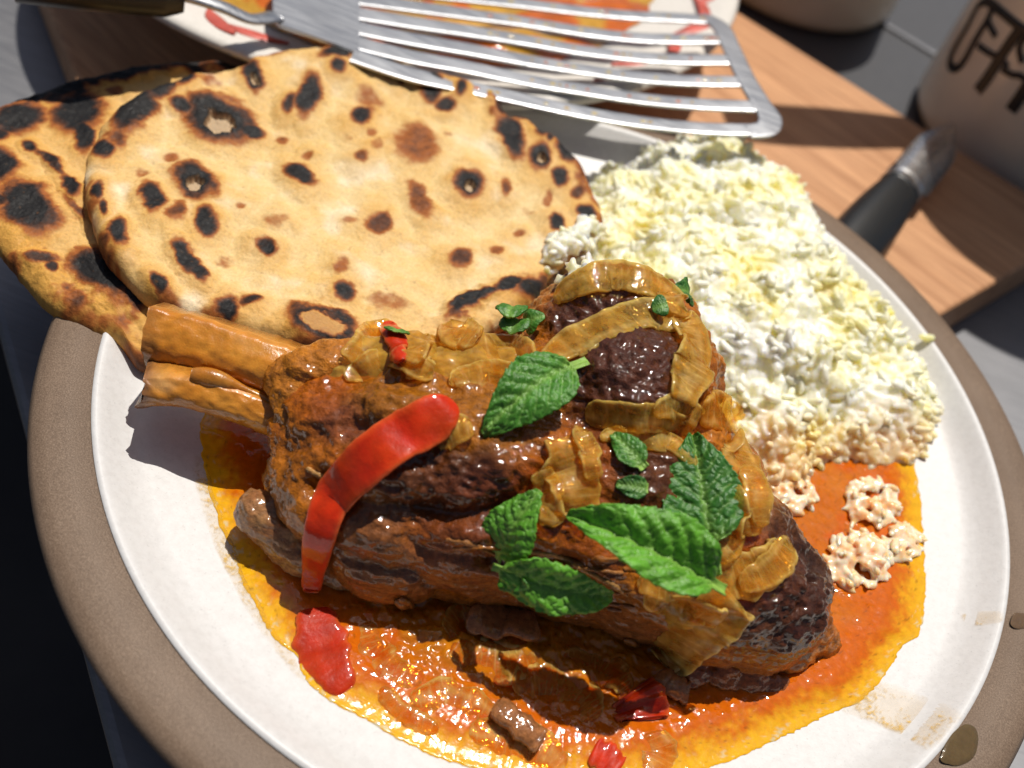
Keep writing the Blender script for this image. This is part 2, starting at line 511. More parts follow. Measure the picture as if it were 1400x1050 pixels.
# ------------------------------------------------------------------ crocks
def crock(c, r, h, name, label, letters=None):
    t = empty(name, (c[0], c[1], CTZ))
    prof = [(0.0, 0.0), (r - 0.008, 0.0), (r - 0.003, 0.002), (r, 0.008), (r, h - 0.004), (r - 0.002, h), (r - 0.004, h), (r - 0.006, h - 0.004), (r - 0.006, 0.008), (0, 0.008)]
    V, F = lathe(prof, 96, (c[0], c[1], CTZ + 0.0030))
    obj('body', V, F, MAT['crock_glaze'], t)
    tag(t, label, 'crock')
    if letters:
        def cyl(px, py):
            d = rayd(px, py)
            ox, oy = CAM[0] - c[0], CAM[1] - c[1]
            a = d[0] ** 2 + d[1] ** 2; b = 2 * (ox * d[0] + oy * d[1]); cc = ox * ox + oy * oy - r * r
            disc = max(b * b - 4 * a * cc, 0)
            P = CAM + d * ((-b - math.sqrt(disc)) / (2 * a))
            return math.atan2(P[1] - c[1], P[0] - c[0]), P[2]
        for strokes in letters:
            VV, FF = [], []
            for pts, w in strokes:
                uv = spline([cyl(*p) for p in pts], 14 * max(1, len(pts) - 1))
                P = np.array([(c[0] + (r + 0.0004) * math.cos(a), c[1] + (r + 0.0004) * math.sin(a), z) for a, z in uv])
                nor = np.array([(math.cos(a), math.sin(a), 0) for a, z in uv])
                T, Nn, B = frames(P, nor)
                v, f = tube_loft(P, Nn, B, np.full(len(P), w / 2), np.full(len(P), 0.0004), 10)
                k = len(VV)
                FF += [tuple(i + k for i in q) for q in f]; VV += list(v)
            obj('letter', VV, FF, MAT['letter_black'], t)
    return t
crock((0.026, 0.402), 0.060, 0.12, 'storage_crock', 'plain cream ceramic crock standing behind the board, beside the lettered one')
O_ = [([(1350, 2), (1338, 8), (1322, 38), (1303, 72), (1299, 88), (1307, 94), (1318, 84), (1334, 55), (1352, 24), (1357, 8), (1350, 2)], 0.0042)]
F1 = [([(1396, 38), (1372, 72), (1352, 104), (1337, 124)], 0.0058), ([(1358, 6), (1376, 22), (1396, 38), (1412, 48)], 0.0040), ([(1358, 12), (1352, 28), (1362, 50)], 0.0032), ([(1338, 62), (1352, 72), (1368, 80), (1378, 92)], 0.0030)]
F2 = [([(1440, 66), (1416, 100), (1397, 130), (1382, 151)], 0.0058), ([(1412, 48), (1428, 58), (1445, 66), (1462, 78)], 0.0040), ([(1402, 50), (1394, 66), (1398, 86)], 0.0032), ([(1370, 94), (1384, 102), (1396, 104), (1410, 116)], 0.0030)]
crock((0.174, 0.316), 0.0695, 0.262, 'lettered_crock', 'cream ceramic crock with tall skinny black lettering behind the knife', [O_, F1, F2])  # height raised so the unseen top shades the board's right end

# ------------------------------------------------------------------ knife
def make_knife():
    zb = 0.010
    tip = at(1305, 168, zb + 0.003); bol = at(1236, 252, zb); hend = at(1183, 326, zb)
    ax = (bol - tip); ax[2] = 0; L = np.linalg.norm(ax); ax /= L
    t = empty('paring_knife', tuple(bol))
    sd = np.cross([0, 0, 1.0], ax)       # across the blade
    # the blade stands tilted on its edge, leaning back
    up = np.array([0, 0, 1.0]) * 0.30 - sd * 0.95; up /= np.linalg.norm(up)
    nrm = np.cross(ax, up)
    n = 24; V = []; F = []
    for i in range(n):
        u = i / (n - 1)
        top = 0.0082 * min(u * 1.9, 1) ** 0.9 + 0.0002; bot = -0.0108 * (1 - (1 - min(u * 2.0, 1)) ** 1.9)
        th = 0.0009 * min(1, u * 4 + 0.1)
        c = tip + ax * L * u
        for (h, w) in ((top, th), (top, -th), (0.2 * bot, -th * 0.8), (bot, -0.0001), (bot, 0.0001), (0.2 * bot, th * 0.8)):
            V.append(c + up * h + nrm * w)
    V = np.array(V); F = grid_faces(n, 6, wrap_v=True)
    obj('blade', V, F, MAT['knife_steel'], t, smooth=False)
    C = np.array([bol + ax * s for s in np.linspace(-0.006, 0.007, 8)])
    T, Nn, B = frames(C, np.tile(nrm, (8, 1)))
    ra = np.array([0.0075, 0.0088, 0.0095, 0.0095, 0.0092, 0.009, 0.0092, 0.0092]); rb = np.array([0.0022, 0.0045, 0.0062, 0.0066, 0.006, 0.006, 0.0065, 0.0065])
    v, f = tube_loft(C, Nn, B, ra, rb, 20); obj('bolster', v, f, MAT['knife_steel'], t)
    C = np.array([bol + ax * s - np.array([0, 0, 1]) * (0.0 + 0.02 * max(0, s - 0.02)) for s in np.linspace(0.007, 0.082, 24)])
    T, Nn, B = frames(C, np.tile(nrm, (24, 1)))
    u = np.linspace(0, 1, 24)
    ra = 0.0086 + 0.0020 * np.sin(np.pi * u) + 0.001 * u; rb = 0.0068 + 0.0015 * np.sin(np.pi * u)
    ra[-1] *= 0.7; rb[-1] *= 0.7
    v, f = tube_loft(C, Nn, B, ra, rb, 24, power=0.8); obj('handle', v, f, MAT['black_plastic'], t)
    tag(t, 'small paring knife with black handle lying on the board', 'knife')
make_knife()

# ================================================================== PLATES
RIMZ = 0.024
def well_z(r):
    return 0.0125 + 0.0085 * (np.asarray(r) / 0.1215) ** 4
def dinner_plate():
    t = empty('dinner_plate', (0, 0, 0))
    ri, ro = 0.1256, 0.1405
    prof = [(0.0, 0.0125)] + [(r, float(well_z(r))) for r in np.linspace(0.01, 0.118, 40)]
    prof += [(0.1205, 0.0222), (0.1225, 0.0238), (0.1238, 0.0251), (0.1248, 0.0257), (ri, 0.0258), (ri + 0.0006, 0.0252)]
    V, F = lathe(prof, 256); obj('well', V, F[:, ::-1], MAT['white_glaze'], t)
    prof = [(ri + 0.0003, 0.0249), (ri + 0.001, 0.0247), (0.131, 0.0246), (0.136, 0.0243), (0.139, 0.0234), (ro, 0.0215), (0.1402, 0.0195), (0.138, 0.0178), (0.125, 0.0135), (0.105, 0.0065), (0.088, 0.0015), (0.085, 0.0004), (0.078, 0.0004), (0.075, 0.004), (0.0, 0.005)]
    V, F = lathe(prof, 256); obj('rim', V, F[:, ::-1], MAT['raw_clay'], t)
    tag(t, 'large round plate with white glazed well and wide bare brown rim', 'plate')
    V, F = lathe([(0.0, 0.0125)] + [(r, float(well_z(r))) for r in np.linspace(0.02, 0.118, 20)] + [(0.1248, 0.0257), (0.139, 0.0234)], 96)
    BV['plate'] = [BVHTree.FromPolygons([tuple(v) for v in V], [tuple(f) for f in F.tolist()])]
    BV['food'] = list(BV['plate'])
dinner_plate()

def serving_plate():
    c = (-0.1453, 0.2155, 0.0005)
    t = empty('serving_plate', c)
    Rr = 0.1478
    prof = [(0, 0.016)] + [(r, 0.016 + 0.014 * sstep(0.075, 0.125, r)) for r in np.linspace(0.02, 0.125, 16)] + [(0.132, 0.0325), (0.139, 0.0350), (0.1445, 0.0362), (0.1472, 0.0357), (Rr, 0.0342), (0.1468, 0.0326), (0.142, 0.0302), (0.13, 0.0255), (0.11, 0.012), (0.095, 0.002), (0.09, 0.0), (0.08, 0.0), (0.075, 0.004), (0.0, 0.005)]
    V, F = lathe(prof, 192, c)
    obj('body', V, F[:, ::-1], MAT['cream_glaze'], t)
    # red brush marks glazed on the rim, as short curved strokes
    for k, (a0, a1, r0, r1, w) in enumerate([(-100, -92, .128, .139, .003), (-95, -86, .134, .127, .0025), (-108, -103, .137, .128, .002), (-12, -3, .13, .139, .0032), (-6, 6, .137, .128, .003), (2, 14, .131, .14, .003), (-20, -13, .138, .129, .003), (-30, -20, .128, .137, .003), (-38, -33, .138, .13, .002)]):
        th = np.linspace(R_(a0), R_(a1), 14); rr = np.linspace(r0, r1, 14) + 0.002 * np.sin(np.linspace(0, 3, 14))
        z = np.interp(rr, [p[0] for p in prof[:20]], [p[1] for p in prof[:20]]) + 0.0007
        C = np.stack([c[0] + rr * np.cos(th), c[1] + rr * np.sin(th), c[2] + z], 1)
        T, Nn, B = frames(C, np.tile([0, 0, 1.0], (14, 1)))
        v, f = tube_loft(C, Nn, B, w * np.sin(np.linspace(0.25, 2.9, 14)), np.full(14, 0.0004), 8)
        obj('brush_mark', v, f, MAT['red_glaze'], t)
    tag(t, 'cream serving plate with red brush marks under the slotted spatula', 'plate')
    # leftover curry in it
    nr, nt_ = 60, 200
    rr = np.linspace(0, 1, nr); th = np.linspace(0, 2 * np.pi, nt_, endpoint=False)
    edge = 0.112 + 0.010 * fbm(np.stack([np.cos(th) * 1.5, np.sin(th) * 1.5, th * 0], 1), 0.6, 4, 5) + 0.008 * np.cos(th - R_(-100))
    Rg = rr[:, None] * edge[None, :]
    X = c[0] + Rg * np.cos(th); Y = c[1] + Rg * np.sin(th)
    base = 0.016 + 0.014 * sstep(0.075, 0.125, Rg)
    P = np.stack([X, Y, X * 0], -1).reshape(-1, 3)
    lum = 0.5 + 0.5 * fbm(P, 0.022, 4, 2); th_ = (0.004 + 0.009 * lum.reshape(nr, nt_)) * (1 - sstep(0.82, 1, np.repeat(rr[:, None], nt_, 1))) + 0.0004
    Z = c[2] + base + th_
    V = np.stack([X, Y, Z], -1).reshape(-1, 3)
    q = fbm(P, 0.03, 3, 9)[:, None]; q2 = fbm(P, 0.012, 3, 19)[:, None]
    colr = np.where(q > 0.05, [0.62, 0.14, 0.015], [0.62, 0.33, 0.04]) * (0.75 + 0.7 * np.clip(q2 + 0.2, 0, 1)) 
    o = obj('curry_leftovers', V, grid_faces(nr, nt_, wrap_v=True), MAT['gravy'], None, np.clip(colr, 0, 1))
    tag(o, 'orange and red curry left in the serving plate under the spatula', 'curry')
serving_plate()

# ================================================================== LAMB SHANK
def paint(P, base, spots, bvh='food', warp=0.0025, wscale=0.006):
    """base colour (n,3) overlaid by blotches: (px, py, radius_m, colour, strength[, stretch])"""
    c = np.array(base, float)
    if c.ndim == 1: c = np.tile(c, (len(P), 1))
    w = np.stack([fbm(P, wscale, 3, s) for s in (1, 2, 3)], 1) * warp * 1.6
    Q = P + w
    for k, (px, py, r, colr, st) in enumerate(spots):
        h, n = hit(px, py, bvh)
        d = np.linalg.norm(Q - h, axis=1) / r
        a = (1 - sstep(0.55, 1.1, d))[:, None] * st
        c = c * (1 - a) + np.array(colr) * a
    return c

def blob_mesh(balls, voxel=0.0007, smooth=12):
    bm = bmesh.new()
    for px, py, z, r, *sc in balls:
        p = at(px, py, z)
        s = sc[0] if sc else (1, 1, 1)
        bmesh.ops.create_icosphere(bm, subdivisions=3, radius=r, matrix=Matrix.Translation(Vector(p)) @ Matrix.Diagonal((*s, 1)))
    me = bpy.data.meshes.new('t'); bm.to_mesh(me); bm.free()
    ob = bpy.data.objects.new('t', me); col.objects.link(ob)
    md = ob.modifiers.new('r', 'REMESH'); md.mode = 'VOXEL'; md.voxel_size = voxel
    ms = ob.modifiers.new('s', 'SMOOTH'); ms.factor = 0.6; ms.iterations = smooth
    dg = bpy.context.evaluated_depsgraph_get()
    ev = bpy.data.meshes.new_from_object(ob.evaluated_get(dg))
    bpy.data.objects.remove(ob); bpy.data.meshes.remove(me)
    return ev

def mesh_arrays(me):
    V = np.empty(len(me.vertices) * 3, dtype=np.float32); me.vertices.foreach_get('co', V); V = V.reshape(-1, 3).astype(float)
    Nn = np.empty(len(me.vertices) * 3, dtype=np.float32); me.vertices.foreach_get('normal', Nn); Nn = Nn.reshape(-1, 3).astype(float)
    return V, Nn

def bvh_of(V, me):
    return BVHTree.FromPolygons([tuple(v) for v in V], [tuple(p.vertices) for p in me.polygons])

def finish_blob(name, me, V, colors, mat, parent):
    me.vertices.foreach_set('co', V.astype(np.float32).ravel())
    me.polygons.foreach_set('use_smooth', np.ones(len(me.polygons), dtype=bool))
    a = me.color_attributes.new('col', 'FLOAT_COLOR', 'POINT')
    c = np.ones((len(V), 4), dtype=np.float32); c[:, :3] = np.clip(colors, 0, 1)
    a.data.foreach_set('color', c.ravel()); me.update()
    me.materials.clear()
    return link(name, me, mat, parent)

BROWN = (0.38, 0.112, 0.009); DARK = (0.080, 0.026, 0.010); AMBER = (0.42, 0.17, 0.010); GREY = (0.28, 0.110, 0.030); ORANGE = (0.48, 0.125, 0.004); RUST = (0.32, 0.062, 0.004)

shank = empty('lamb_shank', (0, 0, 0.0))
tag(shank, 'braised lamb shank with its bone end pointing over the plate edge', 'lamb shank')
balls = [(470, 600, .035, .0175), (482, 655, .032, .0185), (545, 650, .034, .0235), (560, 615, .040, .020), (640, 655, .034, .0265), (735, 670, .034, .0275), (825, 690, .034, .0275), (900, 725, .033, .0265),
         (975, 775, .030, .0225), (1030, 810, .027, .018), (1065, 838, .024, .0120), (1088, 850, .021, .0090), (1072, 870, .0185, .0085), (1108, 868, .0185, .0062), (1122, 878, .0175, .0045), (1030, 775, .030, .0145), (940, 690, .034, .020),
         (835, 472, .046, .0210), (868, 460, .045, .0170), (785, 490, .044, .0170), (878, 518, .047, .0195), (845, 570, .046, .0235), (760, 590, .042, .0215), (650, 600, .039, .0200), (880, 620, .042, .0210), (890, 482, .048, .0135),
         (570, 580, .036, .0160), (510, 565, .034, .0155), (450, 560, .034, .0120), (620, 748, .024, .014, (1.5, .8, .8)), (750, 775, .022, .014, (1.6, .8, .8)), (850, 812, .02, .013, (1.4, .8, .8)), (525, 742, .025, .014, (1.2, .9, .9)), (940, 840, .018, .012, (1.4, .8, .8))]
me = blob_mesh(balls, 0.0006, 24)
V, Nn = mesh_arrays(me)
ax_m = at(1100, 860, .02) - at(430, 600, .035); ax_m /= np.linalg.norm(ax_m)
def along(P, k):      # stretch noise coordinates along the shank
    t = P @ ax_m
    return P - (t * (1 - k))[:, None] * ax_m
big = fbm(along(V, 0.5), 0.020, 3, 1)
rid = fbm(along(V, 0.35), 0.009, 4, 2, ridge=True)
fib = fbm(along(V, 0.12), 0.0022, 3, 3)
mic = fbm(V, 0.0022, 3, 4)
med = fbm(V, 0.0055, 3, 9, ridge=True)
BV['meat'] = [bvh_of(V, me)]
def polydist(P, px_pts, n=60):
    C = np.array([hit(x, y, 'meat')[0] for x, y in spline(px_pts, n)])
    d = np.full(len(P), 9.0)
    for c_ in C: d = np.minimum(d, np.linalg.norm(P - c_, axis=1))
    return d
low = sstep(0.2, -0.45, Nn @ (0.75 * CU + 0.66 * -CF) - 0.25)      # the fibrous lower face
strand = fbm(along(V + 0.0016 * np.stack([fbm(V, .008, 2, s_) for s_ in (41, 42, 43)], 1), 0.07), 0.0034, 4, 10, ridge=True)
disp = 0.0030 * big + (1 - low) * (0.0018 * (rid - 0.3) + 0.0008 * (med - .3) + 0.0008 * mic) + low * (0.0011 * (strand - .2) + 0.0005 * mic) + 0.0006 * fib
warp_ = 0.002 * fbm(V, 0.008, 3, 44)
for pts, dep, wid in (([(430, 668), (500, 694), (580, 706), (650, 704), (720, 682), (770, 640)], .0042, .0035), ([(700, 505), (745, 545), (810, 575), (880, 590), (950, 585)], .0040, .0040), ([(480, 590), (560, 600), (640, 610)], .0020, .003), ([(780, 700), (860, 760), (920, 830)], .0025, .003), ([(560, 740), (660, 760), (780, 770)], .002, .0022)):
    disp -= dep * np.exp(-((polydist(V, pts) + warp_) / wid) ** 2)
crust = np.zeros(len(V))
for px, py, r in ((840, 420, .016), (870, 480, .017), (850, 525, .016), (790, 430, .010), (1085, 840, .012), (1075, 780, .012), (1040, 855, .010), (640, 690, .012), (590, 660, .012), (560, 630, .009)):
    crust = np.maximum(crust, 1 - sstep(.6, 1.1, np.linalg.norm(V - hit(px, py, 'meat')[0], axis=1) / r + .25 * fbm(V, .006, 3, 45)))
disp += crust * (0.0007 * fbm(V, .0016, 2, 46) + 0.0008 * fbm(V, .0035, 3, 47, ridge=True))
V2 = V + Nn * disp[:, None]
V2[:, 2] = np.maximum(V2[:, 2], 0.0126)
me.vertices.foreach_set('co', V2.astype(np.float32).ravel()); me.update()
BV['meat'] = [bvh_of(V2, me)]
BV['food'] = BV['plate'] + BV['meat']
t1 = np.clip(0.5 + 0.9 * fbm(along(V, 0.5), 0.012, 4, 6), 0, 1)[:, None]
t2 = np.clip(0.5 + 1.1 * fbm(V, 0.006, 4, 7), 0, 1)[:, None]
base = np.array(BROWN) * (1 - t1) + np.array((0.56, 0.205, 0.010)) * t1
base = base * (0.7 + 0.6 * t2)
spots = [(840, 420, .017, DARK, .9), (880, 480, .016, DARK, .95), (840, 520, .017, DARK, .95), (900, 540, .012, DARK, .8), (790, 430, .010, DARK, .7), (1080, 840, .016, DARK, .95), (1120, 870, .014, (.06, .014, .012), .95), (1090, 740, .014, (.07, .03, .012), .85), (1120, 800, .014, (.06, .025, .01), .8), (1020, 860, .014, DARK, .8),
         (650, 690, .014, DARK, .75), (590, 660, .011, DARK, .6), (700, 650, .012, (.08, .025, .01), .6), (540, 590, .011, (.09, .03, .014), .7), (470, 560, .010, (.16, .045, .03), .7), (870, 630, .014, (.10, .035, .012), .8), (910, 650, .012, (.09, .03, .01), .6),
         (560, 720, .014, GREY, .7), (480, 740, .013, GREY, .8), (520, 780, .012, GREY, .8), (600, 790, .012, (.2, .09, .04), .7), (700, 800, .014, (.22, .10, .04), .6), (820, 830, .012, (.21, .09, .035), .6), (880, 870, .012, (.24, .10, .03), .7),
         (480, 510, .013, ORANGE, .7), (430, 530, .010, ORANGE, .7), (540, 530, .012, AMBER, .7), (620, 560, .013, AMBER, .5), (770, 620, .014, ORANGE, .6), (760, 680, .010, RUST, .7), (650, 740, .016, RUST, .6), (600, 720, .010, ORANGE, .4), (980, 790, .014, ORANGE, .6), (960, 760, .012, AMBER, .6), (900, 800, .013, AMBER, .5), (1010, 760, .010, RUST, .7), (820, 740, .012, RUST, .5), (700, 560, .014, AMBER, .5)]
colr = paint(V2, base, spots, 'meat')
colr *= (0.85 + 0.35 * np.clip(fib, -1, 1))[:, None]
ck = (crust * .6)[:, None]; colr = colr * (1 - ck) + (np.array(DARK) * (0.7 + 1.2 * np.clip(.4 + fbm(V, .004, 3, 48), 0, 1))[:, None]) * ck
ls = (low * sstep(.1, .5, strand) * .5)[:, None]; colr = colr * (1 - ls) + np.array((0.38, 0.15, 0.036)) * ls
colr = colr * np.array((0.80, 0.70, 0.72))
finish_blob('meat', me, V2, colr, MAT['meat'], shank)

# --- the two bone ends (open, cut shaft: a broad curved wall above, a thinner one below)
def shell_bone(top_px, bot_px, z_top, z_bot, thick, seed, end_jag=0.002, bulge=0.006):
    """a curved wall of bone between an upper and a lower edge line; bulges towards the viewer side"""
    n, k = 90, 26
    A = spline([at(x, y, z) for (x, y), z in zip(top_px, z_top)], n)
    B = spline([at(x, y, z) for (x, y), z in zip(bot_px, z_bot)], n)
    outer = np.zeros((n, k, 3)); inner = np.zeros((n, k, 3))
    T = np.gradient((A + B) / 2, axis=0); T /= np.linalg.norm(T, axis=1)[:, None]
    W = B - A; Nn_ = np.cross(T, W); Nn_ /= np.linalg.norm(Nn_, axis=1)[:, None]
    if (Nn_ @ CF).mean() > 0: Nn_ = -Nn_
    s = np.linspace(0, 1, k)
    for j in range(k):
        a = np.sin(np.pi * s[j])
        outer[:, j] = A + W * s[j] + Nn_ * (bulge * a)
        inner[:, j] = A + W * (0.1 + 0.8 * s[j]) + Nn_ * ((bulge + 0.0) * a - thick)
    G = np.concatenate([outer, inner[:, ::-1]], 1)           # closed ring
    V = G.reshape(-1, 3)
    nz = fbm(along(V, 0.5), 0.007, 4, seed); nf = fbm(along(V, 0.08), 0.0016, 2, seed + 1)
    cen = np.repeat(((A + B) / 2 - Nn_ * thick * .3)[:, None, :], 2 * k, 1).reshape(-1, 3)
    dn = V - cen; dn /= np.linalg.norm(dn, axis=1)[:, None]
    V = V + dn * (0.0008 * nz + 0.0005 * fbm(along(V, .6), 0.0028, 3, seed + 2, ridge=True))[:, None]
    V = V.reshape(n, 2 * k, 3)
    jag = end_jag * fbm(np.stack([np.arange(2 * k) * 0.17, np.zeros(2 * k), np.full(2 * k, seed)], 1), 1.0, 3, seed)
    for i in range(8): V[i] += T[0] * (jag * (1 - i / 8))[:, None]
    V = V.reshape(-1, 3)
    F = [tuple(f) for f in grid_faces(n, 2 * k, wrap_v=True).tolist()]
    F.append(tuple(range(2 * k - 1, -1, -1))); F.append(tuple((n - 1) * 2 * k + i for i in range(2 * k)))
    return V, F, np.repeat(np.linspace(0, 1, n), 2 * k), nz

def bone_col(V, u, nz, tip):
    a = np.clip(0.5 + 0.9 * nz + 0.25 * fbm(V, .005, 3, 31), 0, 1)[:, None]
    c = np.array((0.62, 0.27, 0.035)) * (1 - a) + np.array((0.50, 0.16, 0.008)) * a
    st = sstep(0.15, 0.6, fbm(along(V, .5), .010, 3, 32))[:, None]
    c = c * (1 - 0.5 * st) + np.array((0.62, 0.38, 0.17)) * 0.5 * st
    e = (1 - sstep(0.02, 0.12, u))[:, None] * tip
    return c * (1 - e) + np.array((0.27, 0.12, 0.045)) * e
V, F, u, nz = shell_bone([(204, 422), (290, 444), (370, 470), (450, 492), (520, 520)], [(203, 505), (260, 516), (320, 530), (380, 552), (450, 580)], [.047, .047, .047, .046, .045], [.033, .034, .035, .035, .035], .009, 3, 0.0012, 0.004)
bo = obj('bone', V, F, MAT['bone'], shank, np.clip(bone_col(V, u, nz, .35), 0, 1))
BV['food'].append(BVHTree.FromPolygons([tuple(v) for v in V], F))
V, F, u, nz = shell_bone([(192, 516), (245, 517), (300, 530), (350, 545), (400, 565), (440, 590)], [(197, 556), (245, 553), (290, 564), (335, 580), (385, 604), (440, 640)], [.040, .041, .041, .040, .038, .035], [.031, .0325, .033, .032, .030, .028], .008, 5, 0.004, 0.003)
obj('bone', V, F, MAT['bone'], shank, np.clip(bone_col(V, u, nz, 1.0), 0, 1))
BV['food'].append(BVHTree.FromPolygons([tuple(v) for v in V], F))
# ridge of gristle along the lower bone
C = smooth_path(np.array([at(x, y, z) for x, y, z in [(262, 512, .0415), (300, 520, .0415), (340, 535, .040), (380, 556, .038), (405, 572, .036)]]), 0); C = spline(C, 40)
T, Nf, B = frames(C, np.tile(-CF, (40, 1)))
w = 0.0016 + 0.0008 * np.sin(np.linspace(0, 9, 40))
v, f = tube_loft(C, Nf, B, w, w * 0.8, 12); v = np.array(v)
obj('gristle', v, f, MAT['bone'], shank, np.clip(bone_col(v, np.ones(len(v)), fbm(v, .004, 3, 8), 0) * 0.75, 0, 1))

def lump(name, balls, colA, colB, seed, voxel=0.0006, amp=0.0016, parent=None, mat='meat', sc=0.005, smooth=6, stretch=0.5):
    me = blob_mesh(balls, voxel, smooth)
    V, Nn = mesh_arrays(me)
    n1 = fbm(along(V, stretch), sc, 4, seed, ridge=True); n2 = fbm(V, sc * 0.35, 3, seed + 1)
    V2 = V + Nn * (amp * (n1 - 0.3) + amp * 0.4 * n2)[:, None]
    a = np.clip(0.5 + 1.2 * fbm(V, sc * 1.3, 4, seed + 2), 0, 1)[:, None]
    c = np.array(colA) * (1 - a) + np.array(colB) * a
    c *= (0.8 + 0.4 * np.clip(n2 + .5, 0, 1))[:, None]
    me.vertices.foreach_set('co', V2.astype(np.float32).ravel()); me.update()
    BV['food'].append(bvh_of(V2, me))
    return finish_blob(name, me, V2, c, MAT[mat], parent)

# collar of sinew and fat where the bone leaves the meat
lump('sinew', [(395, 520, .043, .0055), (405, 545, .042, .006), (420, 510, .046, .006), (408, 572, .040, .0055), (410, 596, .037, .0045), (404, 620, .033, .0045), (394, 640, .029, .0048), (384, 655, .026, .004), (450, 505, .046, .007), (480, 505, .046, .007)], (0.46, 0.16, 0.012), (0.32, 0.11, 0.014), 11, amp=0.0013, stretch=.25, smooth=12, parent=shank)
lump('fat_strip', [(420, 585, .040, .0033), (414, 605, .037, .0034), (409, 628, .034, .0034), (404, 650, .030, .003)], (0.50, 0.34, 0.14), (0.40, 0.20, 0.04), 12, amp=0.0007, stretch=.3, parent=shank)
lump('meat_flap', [(352, 700, .026, .005), (372, 715, .025, .0055), (395, 735, .023, .006), (415, 752, .021, .006), (345, 692, .027, .0035), (380, 700, .027, .004), (440, 760, .020, .006), (470, 770, .02, .006)], (0.24, 0.095, 0.035), (0.36, 0.19, 0.07), 13, amp=0.0012, stretch=.2, smooth=10, parent=shank)
lump('meat_flap', [(985, 915, .016, .006), (1020, 925, .016, .005), (1045, 935, .015, .004), (1062, 938, .0155, .003), (1050, 955, .014, .0025), (940, 910, .016, .006)], (0.30, 0.085, 0.012), (0.16, 0.042, 0.012), 14, amp=0.0015, stretch=.25, parent=shank)

